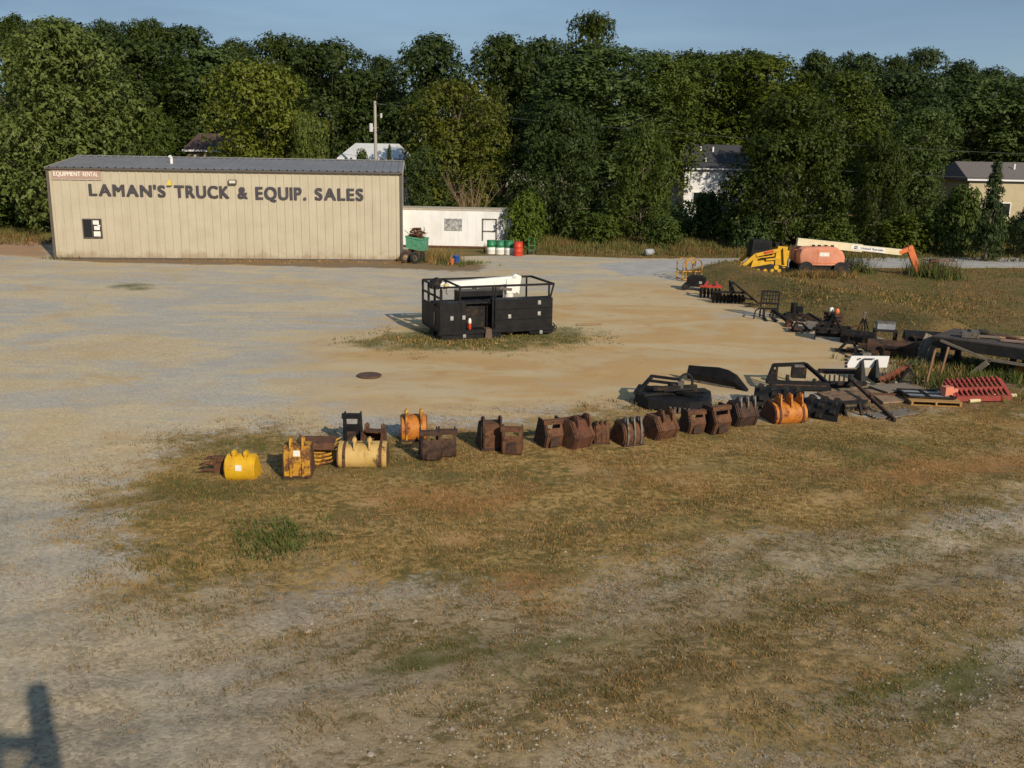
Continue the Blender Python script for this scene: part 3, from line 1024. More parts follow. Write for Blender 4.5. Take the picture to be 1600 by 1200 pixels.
for t in TL:
    tree(*t, name='evergreen_tree' if t[0] == 'conifer' else 'broadleaf_tree')

SHRUBS = [
    ('shrub_bright', 824, 64.8, 300, 76, 'bright green shrub hanging over the right end of the white trailer'),
    ('shrub_mid', 1108, 75, 300, 56, 'low shrub in front of the white house with dark roof'),
    ('shrub_mid', 1180, 68, 335, 70, 'round bush in tall grass behind the yellow track loader'),
    ('shrub_mid', 1300, 68, 340, 80, 'round bush in tall grass behind the boom lift turret'),
    ('shrub_mid', 1420, 68, 335, 90, 'wide bush in tall grass behind the raised end of the boom'),
    ('shrub_mid', 1506, 67, 292, 74, 'bush left of the small evergreen by the beige house'),
    ('shrub_mid', 940, 70, 335, 70, 'bush at the foot of the broad dark tree by the far grass'),
    ('shrub_mid', 1040, 68, 338, 60, 'bush in the far grass left of the yellow track loader'),
    ('shrub_mid', 566, 78, 236, 34, 'small bush below the left part of the white metal roof'),
    ('conifer', 608, 76, 226, 20, 'small pointed sapling in front of the right part of the white metal roof'),
    ('shrub_mid', 30, 76, 300, 110, 'low dark bush left of the metal building at the lawn edge'),
]
for t in SHRUBS:
    tree(*t, name='shrub' if t[0] != 'conifer' else 'sapling', cat='shrub' if t[0] != 'conifer' else 'sapling', group='shrubs along the edge of the wood')

# bare twiggy shrub behind the trailer
c = aty(735, 330, 68.8)
o = thing('bare_shrub', 'leafless tan shrub with fanned branches behind the white trailer', 'shrub', (c.x, 68.8, 0))
mb = MB()
for i in range(26):
    a, t = random.uniform(0, 6.28), random.uniform(.1, .5)
    h = random.uniform(3., 5.6)
    p = Vector((random.uniform(-.25, .25), random.uniform(-.2, .2), 0))
    q = p + Vector((math.cos(a) * t, math.sin(a) * t, 1)) * (h * .5)
    r = q + Vector((math.cos(a) * t * 1.7 + random.uniform(-.2, .2), math.sin(a) * t, 1)) * (h * .45)
    mb.tube([p, q, r], [.035, .022, .006], 4)
    for j in range(4):
        e = q.lerp(r, random.uniform(0, .9))
        mb.tube([e, e + Vector((random.uniform(-.6, .6), random.uniform(-.4, .4), random.uniform(.3, .8)))], [.012, .004], 3)
mb.build('branches', mat('dry_twigs', (.26, .18, .10), (.18, .12, .07), 6, rough=.9), o)

# undergrowth below the trees and the wood behind, which read as one mass
rng = np.random.RandomState(77)
bl = []
for i in range(260):
    px = rng.uniform(-60, 1680)
    if 60 < px < 640:
        continue
    Yy = rng.uniform(73, 88)
    p = aty(px, 330, Yy)
    r = rng.uniform(.8, 1.8)
    bl.append((p.x, Yy, r * .5, r * 1.3, r, r))
Vv, Ff, cc = leaf_cloud(rng, bl, 13000, .2)
u = link('undergrowth', npmesh('undergrowth', Vv, Ff, LEAF_MID, cc))
u['kind'] = 'stuff'
bl = []
for i in range(300):
    px = rng.uniform(-250, 1850)
    Yy = rng.uniform(125, 150)
    ytop = np.interp(px, [-250, 150, 600, 900, 1250, 1450, 1850], [75, 80, 120, 95, 115, 115, 160])
    p = aty(px, rng.uniform(ytop + 8, 250), Yy)
    r = rng.uniform(3, 5)
    bl.append((p.x, Yy, p.z - r * .6, r * 1.2, r, r))
Vv, Ff, cc = leaf_cloud(rng, bl, 22000, .42)
u = link('distant_wood', npmesh('distant_wood', Vv, Ff, LEAF_DARK, cc))
u['kind'] = 'stuff'

# ------------------------------------------------------------------ main building
def text_mesh(name, body, size, extrude, m, parent, loc, rot, bold=.0, space=1.0, wscale=1.0, align='LEFT'):
    cu = bpy.data.curves.new(name, 'FONT')
    cu.body = body
    cu.size = size
    cu.extrude = extrude
    cu.offset = bold
    cu.space_character = space
    cu.align_x = align
    tmp = bpy.data.objects.new(name + '_curve', cu)
    COL.objects.link(tmp)
    dg = bpy.context.evaluated_depsgraph_get()
    me = bpy.data.meshes.new_from_object(tmp.evaluated_get(dg))
    bpy.data.objects.remove(tmp)
    bpy.data.curves.remove(cu)
    me.name = name
    me.materials.clear()
    me.materials.append(m)
    o = link(name, me, parent)
    o.location = loc
    o.rotation_euler = rot
    o.scale = (wscale, 1, 1)
    return o


WALLM = mat('tan_wall_panel', (.44, .39, .292), (.405, .355, .262), .8, (.34, .28, .185), .72, 2.0, rough=.5, bump=.03, spec=.4)
# splash dirt and faint streaks on the wall sheets
_t = WALLM.node_tree
_p = next(n for n in _t.nodes if n.type == 'BSDF_PRINCIPLED')
_src = _p.inputs['Base Color'].links[0].from_socket
W_T = NT.__new__(NT)
W_T.m, W_T.t = WALLM, _t
_co = W_T.n('ShaderNodeTexCoord').outputs['Object']
_sx = W_T.n('ShaderNodeSeparateXYZ')
W_T.set(_sx, 0, _co)
_n = W_T.noise(_co, 1.6, 6, .65)
_k = W_T.step(W_T.math('ADD', _sx.outputs[2], W_T.math('MULTIPLY_ADD', _n, -1.5, .75)), .55, .0)
_c = W_T.mix(W_T.math('MULTIPLY', _k, .55), _src, (.24, .16, .09))
_n2 = W_T.noise(W_T.mapping(_co, 0, (3.2, 3.2, .22)), 1.0, 6, .6)
_c = W_T.mix(W_T.math('MULTIPLY', W_T.step(_n2, .55, .72), .28), _c, (.27, .215, .14))
W_T.set(_p, 'Base Color', _c)
ROOFM = mat('dark_metal_roof', (.17, .17, .18), (.20, .20, .205), .7, rough=.5, metal=.1, bump=.03)
TRIM = mat('brown_trim', (.10, .082, .07), (.085, .07, .06), 3, rough=.5)
LETTER = mat('letter_black', (.042, .038, .046), (.058, .052, .06), 2, rough=.6, bump=0)

A0, A1 = at(88, 404.5), at(627, 408)
bd = A1 - A0
BL_ = bd.length
ang = math.atan2(bd.y, bd.x)
EAVE = (CAM + ray(76, 260) * (A0.y / ray(76, 260).y)).z
ED2 = (CAM + ray(625.5, 271) * (A1.y / ray(625.5, 271).y)).z
print('building', BL_, math.degrees(ang), EAVE, ED2)
EAVE = (EAVE + ED2) / 2
DEP = 10.8
bld = thing('metal_building', 'long tan metal shop building with dark roof and big black lettering on its wall', 'building', (A0.x, A0.y, 0), ang)


def wall_profile(mb, L, z0, z1, flip=False, pitch=.46):
    """ribbed sheet along x with ribs standing out to -y"""
    pts = [(0, 0)]
    n = int(round(L / pitch))
    for i in range(n):
        x = (i + .5) * L / n
        pts += [(x - .055, 0), (x - .03, -.032), (x + .03, -.032), (x + .055, 0)]
        for q in (-.15, .15):
            if 0 < x + q < L:
                pts += [(x + q - .015, 0), (x + q, -.008), (x + q + .015, 0)] if q > 0 else []
    pts += [(L, 0)]
    vs = [(x, y, z0) for x, y in pts] + [(x, y, z1) for x, y in pts]
    k = len(pts)
    mb.add(vs, [(i, i + 1, k + i + 1, k + i) for i in range(k - 1)])


mb = MB()
wall_profile(mb, BL_, .0, EAVE)
RIDGE = EAVE + .52
# left, right and back walls close the volume
gab = [(0, 0), (DEP, 0), (DEP, EAVE), (DEP / 2, RIDGE), (0, EAVE)]
mb.prism([(y + .02 if y == 0 else y, z) for y, z in gab], .02, .06)
mb.prism([(y + .02 if y == 0 else y, z) for y, z in gab], BL_ - .06, BL_ - .02)
mb.span(.06, BL_ - .06, DEP - .05, DEP, 0, EAVE)
mb.build('wall', WALLM, bld)
mb = MB()
n = 44
OH = .12
for sgn in (0, 1):
    pts = []
    x0, x1 = -OH, BL_ + OH
    for i in range(n):
        x = x0 + (i + .5) * (x1 - x0) / n
        pts += [(x - .06, 0), (x - .03, .045), (x + .03, .045), (x + .06, 0)]
    pts = [(x0, 0)] + pts + [(x1, 0)]
    k = len(pts)
    ya, yb = (-OH, DEP / 2) if sgn == 0 else (DEP + OH, DEP / 2)
    za = EAVE + .03 - OH * .115
    vs = [(x, ya, za + h) for x, h in pts] + [(x, yb, RIDGE + .06 + h) for x, h in pts]
    mb.add(vs, [(i, i + 1, k + i + 1, k + i) for i in range(k - 1)])
roof = mb.build('roof', ROOFM, bld)
mb = MB()
mb.bar((-OH, DEP / 2, RIDGE + .1), (BL_ + OH, DEP / 2, RIDGE + .1), .35, .05)
mb.build('ridge_cap', ROOFM, roof)
mb = MB()
mb.span(-OH - .02, BL_ + OH + .02, -OH - .1, -.04, EAVE - .08, EAVE + .005)
mb.build('gutter', TRIM, bld)
for x in (-.035, BL_ + .035):
    MB().box(x, -.04, EAVE / 2 - .04, .13, .10, EAVE - .08).build('corner_trim', TRIM, bld)
for x, q in ((-OH - .012, -1), (BL_ + OH + .012, 1)):
    mb = MB()
    mb.bar((x, -OH, EAVE - .05), (x, DEP / 2, RIDGE - .0), .05, .16)
    mb.bar((x, DEP + OH, EAVE - .05), (x, DEP / 2, RIDGE - .0), .05, .16)
    mb.build('gable_trim', mat('gable_trim', (.42, .37, .26), rough=.5, bump=0), bld)
mb = MB()
mb.span(.05, BL_ - .05, -.055, -.035, .0, .10)
mb.build('base_trim', TRIM, bld)


def on_wall(px, py):
    """photo pixel -> (x along wall, height)"""
    d = ray(px, py)
    nrm = Vector((-math.sin(ang), math.cos(ang), 0))
    t = (A0 - CAM).dot(nrm) / d.dot(nrm)
    p = CAM + d * t
    q = p - A0
    return q.x * math.cos(ang) + q.y * math.sin(ang), p.z


def wall_text(name, body, pts, m, parent, bold, depth=.02, y=-.06, gap=.09):
    """one mesh for the word: every glyph set on its own so that heavy letters keep clear gaps"""
    (xa, za), (xb, zb), hgt = pts
    gl = []
    for ch in body:
        o = text_mesh('glyph', ch, 1.0, depth, m, None, (0, 0, 0), (0, 0, 0), 0)
        vs = [tuple(v.co) for v in o.data.vertices]
        fs = [tuple(p.vertices) for p in o.data.polygons]
        me = o.data
        bpy.data.objects.remove(o)
        bpy.data.meshes.remove(me)
        # embolden: thicken the strokes sideways by adding an offset copy
        x0, x1 = min(v[0] for v in vs), max(v[0] for v in vs)
        n = len(vs)
        vv, ff = [], []
        for k, (dx, dz) in enumerate(((-bold, -bold * .5), (bold, bold * .5), (-bold, bold * .5), (bold, -bold * .5), (0, 0))):
            vv += [(v[0] + dx, v[1] + dz, v[2] + .0012 * k) for v in vs]
            ff += [tuple(q + n * k for q in f) for f in fs]
        gl.append((vv, ff, x0 - bold, x1 + bold))
    cap = .729 + bold
    nat = sum(g[3] - g[2] for g in gl) + gap * (len(gl) - 1)
    kx, kz = (xb - xa) / nat, hgt / cap
    mb = MB()
    x = 0
    for vv, ff, x0, x1 in gl:
        mb.add([(xa + (x + v[0] - x0) * kx, y - v[2], za + (zb - za) * (x + v[0] - x0) / nat + v[1] * kz) for v in vv], ff)
        x += x1 - x0 + gap
    return mb.build(name, m, parent)


# letters of the wall, word by word
for body, x0, x1, yt, yb in (("LAMAN'S", 140, 259.5, (285.5, 286.5), (305, 307.5)), ('TRUCK', 273.5, 359, (287.5, 288.5), (308, 309.5)),
                             ('&', 372, 387.5, (290, 290), (309.5, 310)), ('EQUIP.', 400, 479, (290, 291.5), (311, 312)), ('SALES', 492.5, 568, (292, 293), (312, 313))):
    xa, za = on_wall(x0, yb[0])
    xb, zb = on_wall(x1, yb[1])
    _, zt = on_wall(x0, yt[0])
    hh = zt - za
    if body == 'EQUIP.':
        hh *= 1.0
    wall_text('lettering', body, ((xa, za), (xb, zb), hh), LETTER, bld, .04)

# rental board
xa, za = on_wall(82, 279)
xb, zb = on_wall(158, 280)
_, zt = on_wall(82, 264.5)
sb_ = MB().span(xa, xb, -.075, -.04, za, zt).build('rental_sign', mat('sign_brown', (.36, .25, .20), (.32, .22, .18), 2, rough=.5, bump=0), bld)
fr = MB()
fr.span(xa - .03, xb + .03, -.085, -.04, zt, zt + .05)
fr.span(xa - .03, xb + .03, -.085, -.04, za - .05, za)
fr.build('frame', mat('sign_edge', (.42, .34, .28), rough=.5, bump=0), sb_)
SIGNW = mat('sign_white', (.78, .74, .68), rough=.5, bump=0)
for body, fx0, fx1 in (('EQUIPMENT', .04, .59), ('RENTAL', .64, .95)):
    wall_text('sign_lettering', body, ((xa + (xb - xa) * fx0, za + (zt - za) * .3), (xa + (xb - xa) * fx1, za + (zt - za) * .3), (zt - za) * .5), SIGNW, sb_, .012, .006, -.085)

# window with notices
xa, za = on_wall(132.5, 370.5)
xb, zb = on_wall(159.5, 370.5)
_, zt = on_wall(132.5, 343)
win = MB()
t = .055
win.span(xa - t, xb + t, -.075, -.02, zt, zt + t)
win.span(xa - t, xb + t, -.085, -.02, za - t, za)
win.span(xa - t, xa, -.075, -.02, za, zt)
win.span(xb, xb + t, -.075, -.02, za, zt)
win.span((xa + xb) / 2 - .02, (xa + xb) / 2 + .02, -.07, -.02, za, zt)
wo = win.build('window', TRIM, bld)
MB().span(xa, xb, -.045, -.02, za, zt).build('pane', GLASS, wo)
pm = MB()
w = xb - xa
h = zt - za
for fx0, fx1, fz0, fz1 in ((.55, .90, .72, .96), (.60, .93, .42, .64), (.56, .95, .05, .34), (.80, .97, .62, .70)):
    pm.span(xa + w * fx0, xa + w * fx1, -.055, -.047, za + h * fz0, za + h * fz1)
pm.build('notice', DECAL, wo)

# lights and vent
x, z = on_wall(364, 284)
fl = MB().span(x - .22, x + .22, -.24, -.06, z - .12, z + .12).bar((x, -.04, z), (x, -.12, z), .06).build('floodlight', TRIM, bld)
MB().span(x - .17, x + .17, -.252, -.241, z - .075, z + .075).build('lens', mat('lamp_lens', (.55, .52, .44), rough=.2, bump=0), fl)
x, z = on_wall(265.5, 286)
mb = MB()
mb.add([(x - .13, -.05, z - .12), (x + .13, -.05, z - .12), (x + .13, -.24, z - .12), (x - .13, -.24, z - .12), (x - .05, -.05, z + .16), (x + .05, -.05, z + .16), (x + .05, -.12, z + .16), (x - .05, -.12, z + .16)],
       [(0, 1, 2, 3), (4, 7, 6, 5), (0, 4, 5, 1), (1, 5, 6, 2), (2, 6, 7, 3), (3, 7, 4, 0)])
mb.build('alarm_light', mat('alarm_yellow', (.55, .42, .06), rough=.4, bump=0), bld)
q = aty(247, 256, 1)
xv = (247 - 88) / 539 * BL_ + .4
mb = MB()
zr = EAVE + .52 * .45
mb.tube([(xv, DEP * .22, zr - .1), (xv, DEP * .22, zr + .34)], .085, 12)
mb.tube([(xv, DEP * .22, zr + .34), (xv - .06, DEP * .22 - .1, zr + .46)], .095, 12)
mb.build('vent_pipe', mat('vent_white', (.7, .69, .66), rough=.5, bump=0), bld)

# bin beyond the left end of the building
c = at(66, 392)
o = thing('waste_bin', 'black box bin standing on red dirt past the left end of the building', 'bin', (A0.x - .75, A0.y + 2.5, 0), .2)
MB().span(-.45, .45, -.4, .4, .08, .95).build('body', BLACK, o)
MB().span(-.5, .5, -.45, .45, .955, 1.05).build('lid', RUBBER, o)
w_ = MB()
for sx in (-.35, .35):
    w_.tube([(sx - .04, -.3, .1), (sx + .04, -.3, .1)], .1, 10)
w_.build('wheel', RUBBER, o)

# ------------------------------------------------------------------ trailer box
c0, c1 = at(600, 385.5), at(800, 389.7)
ta = math.atan2(c1.y - c0.y, c1.x - c0.x)
TLn = (c1 - c0).length
TH = aty(700, 328.5, (c0.y + c1.y) / 2).z
WTR = mat('white_trailer', (.72, .72, .73), (.62, .62, .62), .9, (.34, .27, .20), .70, 1.6, rough=.5, bump=.05, stretch=(1, 1, .5))
tr = thing('storage_trailer', 'long white storage trailer body with rust streaks sitting behind the building corner', 'trailer', (c0.x, c0.y, 0), ta)
mb = MB()
mb.span(0, TLn, .0, 2.5, .12, TH)
for i in range(int(TLn / .6)):
    mb.span(i * .6 + .28, i * .6 + .32, -.012, .001, .2, TH - .15)
mb.build('body', WTR, tr)
MB().span(-.03, TLn + .03, -.05, 2.55, TH + .003, TH + .09).build('roof', mat('trailer_roof', (.45, .41, .33), (.36, .31, .24), 1.5, rough=.7), tr)
MB().span(.0, TLn, -.03, -.014, .02, .16).build('bottom_rail', RUST, tr)
xs = lambda px: (px - 600) / (800 - 600) * TLn
zs = lambda py: TH * (389 - py) / (389 - 329)
MB().span(xs(695), xs(722), -.04, -.013, zs(361), zs(342)).build('window', mat('trailer_window', (.42, .42, .42), (.16, .16, .17), 5, rough=.4, bump=0), tr)
df = MB()
for a, b, e, g in ((753, 755, 376, 341), (774, 776, 376, 341), (753, 776, 343, 341), (753, 776, 362, 360)):
    df.span(xs(a), xs(b), -.035, -.013, zs(e), zs(g))
df.build('door_frame', GREYST, tr)

# tub, scrap, tyres at the corner
c = at(652, 396)
o = thing('metal_tub', 'faded green steel tub heaped at the building corner in front of the trailer', 'tub', (c.x, c.y, 0), -.25)
w = .56
mb = MB()
for pts in ([(-w, -.5, .35), (w, -.5, .2), (w, -.6, .95), (-w, -.6, 1.1)], [(-w, .5, .35), (w, .5, .2), (w, .6, .95), (-w, .6, 1.1)],
            [(-w, -.5, .35), (-w, .5, .35), (-w, .6, 1.1), (-w, -.6, 1.1)], [(w, -.5, .2), (w, .5, .2), (w, .6, .95), (w, -.6, .95)], [(-w, -.5, .35), (w, -.5, .2), (w, .5, .2), (-w, .5, .35)]):
    mb.add(pts, [(0, 1, 2, 3)])
bo = mb.build('body', TEAL, o)
mb = MB()
for s in (-1, 1):
    mb.bar((-w, s * .6, 1.1), (w, s * .6, .95), .08)
mb.bar((-w, -.6, 1.1), (-w, .6, 1.1), .08).bar((w, -.6, .95), (w, .6, .95), .08)
mb.build('rim', TEAL, o)
for x in (-.38, .38):
    MB().span(x - .08, x + .08, -.4, .4, 0, .3).build('skid', RUST, o)
for k in range(5):
    a = random.uniform(0, 6)
    mb = MB()
    mb.ring((random.uniform(-.25, .25), random.uniform(-.2, .2), 1.1 + .11 * k), (random.uniform(-.3, .3), random.uniform(-.3, .3), 1), .42 - .04 * k, .05, 22, 6)
    for j in range(7):
        p = Vector((random.uniform(-.5, .5), random.uniform(-.4, .4), 1.0 + .1 * k))
        mb.tube([p, p + Vector((random.uniform(-.4, .4), random.uniform(-.3, .3), random.uniform(.0, .3)))], .018, 5)
    h = mb.build('scrap_coil', RUST, None)
    h.location = (c.x, c.y, 0)
    tag(h, 'tangled coil of rusty hose and rods heaped on the green tub', 'scrap', 'rusty scrap on the green tub')
for k, (px, py, lab) in enumerate(((634, 411, 'worn tyre lying against the right corner of the metal building'), (648, 412, 'worn tyre leaning in weeds below the green tub'), (661, 410, 'worn tyre half hidden in weeds nearest the blue bucket'))):
    p = at(px, py)
    o = thing('tyre', lab, 'tyre', (p.x, p.y, .33), .6 * k, 'tyres by the building corner')
    r = MB().ring((0, 0, 0), (.35, -1, .2), .26, .10, 24, 10)
    r.build('tread', RUBBER if k else RUSTD, o, True)
    MB().ring((0, 0, 0), (.35, -1, .2), .15, .035, 20, 6).build('rim', GREYST, o, True)


def bucket_pail(px, py, m, label, name='pail', tilt=.4):
    p = at(px, py)
    o = thing(name, label, 'bucket', (p.x, p.y, .0), .5)
    s = MB().lathe([(.11, 0), (.12, .02), (.155, .36), (.165, .37), (.165, .40), (.14, .40)], 18)
    b = s.build('body', m, o, True)
    h = MB().tube([(.16 * math.cos(t), 0, .38 + .14 * math.sin(t)) for t in [i * math.pi / 8 for i in range(9)]], .008, 5)
    h.build('handle', GREYST, o)
    return o


bucket_pail(713, 412, BLUE, 'blue plastic pail among weeds right of the tyres').scale = (1.3, 1.3, 1.2)
bucket_pail(706, 414, ORANGE, 'orange plastic pail beside the blue one in the weeds').scale = (.9, .9, .9)


# ------------------------------------------------------------------ drums
def drum(px, py, label, main, band, h=.86, r=.285):
    p = at(px, py)
    o = thing('oil_drum', label, 'drum', (p.x, p.y, 0), 0, 'oil drums by the white trailer')
    def ribs(z0, z1):
        pr = [(r, z0)]
        for z in (.29, .58):
            if z0 < z < z1:
                pr += [(r, z - .02), (r + .012, z), (r, z + .02)]
        return pr + [(r, z1)]
    if band:
        MB().lathe(ribs(.0, .43), 24).build('white_band', WHITE, o, True)
        MB().lathe(ribs(.43, h), 24).build('shell', main, o, True)
    else:
        MB().lathe(ribs(0, h), 24).build('shell', main, o, True)
    t = MB()
    t.ring((0, 0, h), (0, 0, 1), r, .014, 24, 6)
    t.build('rim', main, o, True)
    l = MB()
    l.tube([(.17, 0, h), (.17, 0, h + .03)], .03, 10).tube([(-.15, .08, h), (-.15, .08, h + .02)], .02, 8)
    l.build('bung', GREYST, o)
    return o


drum(767.5, 396.5, 'green and white steel drum, leftmost of the row by the trailer', GREEN, True)
drum(781.5, 397, 'green and white steel drum in the middle of the three', GREEN, True)
drum(795.5, 397.5, 'green and white steel drum next to the red drum', GREEN, True)
drum(809.5, 399.5, 'bright red steel drum at the right of the green ones', REDD, False)
p = at(831, 397)
o = thing('hand_truck', 'green drum hand truck parked right of the red drum', 'hand truck', (p.x, p.y, 0), .3)
mb = MB()
for s in (-.2, .2):
    mb.tube([(s, 0, .1), (s, .05, .8), (s, .2, 1.0)], .025, 8)
for z in (.25, .55):
    mb.tube([(-.2, 0.02, z), (.2, 0.02, z)], .02, 8)
mb.build('frame', GREEN, o)
w_ = MB()
for s in (-.26, .26):
    w_.tube([(s - .03, .05, .14), (s + .03, .05, .14)], .14, 14)
w_.build('wheel', RUBBER, o)

# ------------------------------------------------------------------ utility pole and lines
pY = 80.0
p = aty(588, 300, pY)
zt = aty(587.5, 158, pY).z
po = thing('utility_pole', 'weathered wooden utility pole with grey transformer rising above the white roof', 'utility pole', (p.x, pY, 0))
MB().tube([(0, 0, 0), (0, 0, zt * .5), (.0, 0, zt)], [.15, .135, .11], 12).build('pole', POLEW, po, True)
zz = lambda py: aty(588, py, pY).z
tm = MB().tube([(-.34, -.05, zz(206)), (-.34, -.05, zz(193))], .16, 14)
tm.bar((-.2, 0, zz(200)), (0, 0, zz(200)), .06)
tm.build('transformer', mat('transformer_grey', (.5, .5, .5), rough=.5, bump=0), po, True)
ar = MB().tube([(0, 0, zz(181)), (.5, -.1, zz(180))], .025, 6)
ar.tube([(.05, 0, zz(162)), (.85, 0, zz(163))], .02, 6)
ar.build('bracket', GREYST, po)
MB().tube([(.5, -.1, zz(184)), (.5, -.1, zz(177))], .09, 10).build('lamp_head', mat('lamp_grey', (.5, .5, .48), rough=.4, bump=0), po)
WIRE = mat('wire', (.05, .05, .05), rough=.6, bump=0)
for (pyA, pxB, pyB, Yb, lab) in ((162, 1720, 222, 74, 'upper thin black power line crossing the wood from the pole'), (206, 1720, 262, 74, 'lower thin black power line crossing the wood from the pole')):
    a = Vector((p.x, pY - .1, zz(pyA)))
    b = aty(pxB, pyB, Yb)
    b2 = a + (b - a) * 1.5
    pts = []
    for i in range(31):
        t = i / 30
        q = a.lerp(b2, t)
        q.z -= 2.2 * 4 * t * (1 - t) * .55
        pts.append(q)
    tag(MB().tube(pts, .018, 5).build('power_line', WIRE), lab, 'power line')

# ------------------------------------------------------------------ houses behind
ROOFW = mat('white_roof', (.62, .62, .62), (.55, .55, .56), 1.5, rough=.45, bump=0)
SHING = mat('dark_shingle', (.038, .038, .044), (.05, .05, .055), 6, rough=.9, bump=.2)
SHINGG = mat('grey_shingle', (.15, .13, .12), (.12, .105, .10), 6, rough=.9, bump=.2)
SHINGB = mat('brown_shingle', (.085, .05, .045), (.07, .042, .04), 6, rough=.9, bump=.2)
SIDW = mat('white_siding', (.66, .66, .67), (.6, .6, .62), 2, rough=.6, bump=0)
SIDT = mat('beige_siding', (.42, .35, .22), (.38, .32, .2), 2, rough=.6, bump=0)


def house(name, label, pxl, pxr, yridge, yeave, Y, depth, wallm, roofm, hip=.0, rz=0., wins=(), vents=()):
    a, b = aty(pxl, yeave, Y), aty(pxr, yeave, Y)
    ze = (a.z + b.z) / 2
    L = b.x - a.x
    # the ridge lies depth/2 behind the eave
    zr = aty((pxl + pxr) / 2, yridge, Y + depth / 2).z
    o = thing(name, label, 'house', (a.x, Y, 0), rz)
    mb = MB()
    ov = .35
    mb.span(ov, L - ov, ov, depth - ov, 0, ze - .12)
    if hip == 0:
        for x in (ov, L - ov - .1):
            mb.prism([(ov, ze - .12), (depth - ov, ze - .12), (depth / 2, zr - .15)], x, x + .1)
    w = mb.build('wall', wallm, o)
    R = MB()
    hx = hip * L
    top = [(hx, depth / 2, zr), (L - hx, depth / 2, zr)]
    lo = [(0, 0, ze), (L, 0, ze), (L, depth, ze), (0, depth, ze)]
    low = [(x, y, z - .14) for x, y, z in lo]
    R.add(lo + top + low, [(0, 1, 5, 4), (2, 3, 4, 5), (1, 2, 5), (3, 0, 4), (6, 9, 8, 7), (0, 6, 7, 1), (1, 7, 8, 2), (2, 8, 9, 3), (3, 9, 6, 0)])
    r = R.build('roof', roofm, o)
    f = MB().span(-.02, L + .02, -.04, -.003, ze - .16, ze - .01)
    f.build('fascia', SIDW, o)
    for (wx, wz, ww, wh) in wins:
        x = wx * L
        k = MB()
        k.span(x - ww / 2 - .08, x + ww / 2 + .08, ov - .06, ov - .003, wz - .08, wz + wh + .08)
        fo = k.build('window', WHITE, o)
        MB().span(x - ww / 2, x + ww / 2, ov - .075, ov - .062, wz, wz + wh).build('pane', GLASS, fo)
    for (vx, vt) in vents:
        y = depth / 2 * vt
        z = ze + (zr - ze) * vt
        MB().tube([(vx * L, y, z - .1), (vx * L, y, z + .45)], .1, 8).build('vent', WHITE, r)
    return o


house('white_shed', 'small building with white metal roof showing above the shop roof by the pole', 527, 634, 224, 247, 86, 7.5, SIDW, ROOFW, .17, wins=((.5, 1.2, .8, 1),))
house('white_house', 'white house with dark shingle roof partly hidden by trees', 1066, 1178, 226, 263, 98, 9, SIDW, SHING, .06, wins=((.60, 1.5, .9, 1.2), (.25, 1.5, .9, 1.2)), vents=((.33, .75), (.35, .25), (.5, .7), (.12, .55)))
house('beige_house', 'beige house with long grey shingle roof at the right edge behind the evergreen', 1512, 1700, 254, 281, 88, 9, SIDT, SHINGG, .06, wins=((.35, 1.4, 1., 1.2), (.7, 1.4, 1., 1.2)), vents=((.5, .6),))
house('brown_house', 'house with brown roof barely visible through trees above the shop roof', 285, 345, 208, 234, 84, 7, SIDT, SHINGB, .1)

# small grey tank and white litter in the far grass
p = at(1014, 400)
o = thing('propane_tank', 'small grey round tank lying in the far grass', 'tank', (p.x, p.y, .0), .5)
MB().tube([(-.34, 0, .24), (-.27, 0, .24), (.27, 0, .24), (.34, 0, .24)], [.14, .22, .22, .14], 16).build('shell', mat('tank_grey', (.30, .31, .32), rough=.5), o, True)
MB().span(-.2, -.14, -.2, .2, 0, .08).span(.14, .2, -.2, .2, 0, .08).build('foot', GREYST, o)
p = at(1112, 366)
o = tag(MB().lathe([(.28, 0), (.34, .08), (.30, .22), (.12, .30)], 9).build('boulder', mat('pale_rock', (.42, .36, .30), (.34, .29, .24), 4, rough=.9)), 'pale rock in the tall grass before the wood', 'rock')
o.location = p
o.scale = (1.7, 1, 1)
p = at(577, 588)
o = tag(MB().lathe([(.36, 0.0), (.36, .03), (.33, .045), (.1, .05)], 24).build('rusty_disc', mat('lid_rust', (.10, .055, .035), (.075, .045, .03), 5, rough=.8)), 'flat rusty round lid lying on the open dirt of the lot', 'lid')
o.location = p + Vector((0, 0, .015))

# ------------------------------------------------------------------ service truck body
q0, q1 = at(688, 533), at(868, 523)
sa_ = math.radians(21)
SBL = (q1 - q0).length
SBW = 2.35
sv = thing('service_truck_body', 'black service truck body with pipe rack, tool boxes and white crane on the lot', 'truck body', (q0.x, q0.y, 0), sa_)
S = SBL / 4.25
k = mpp(q0)


def sx(px):
    """pixel column on the front face -> metres along the body"""
    d = ray(px, 500)
    # front face line
    ca, sa2 = math.cos(sa_), math.sin(sa_)
    t = (q0.x * sa2 - q0.y * ca) / (d.x * sa2 - d.y * ca)
    p = CAM + d * t
    return (p.x - q0.x) * ca + (p.y - q0.y) * sa2


def sz(py, px=760):
    d = ray(px, py)
    ca, sa2 = math.cos(sa_), math.sin(sa_)
    t = (q0.x * sa2 - q0.y * ca) / (d.x * sa2 - d.y * ca)
    return (CAM + d * t).z


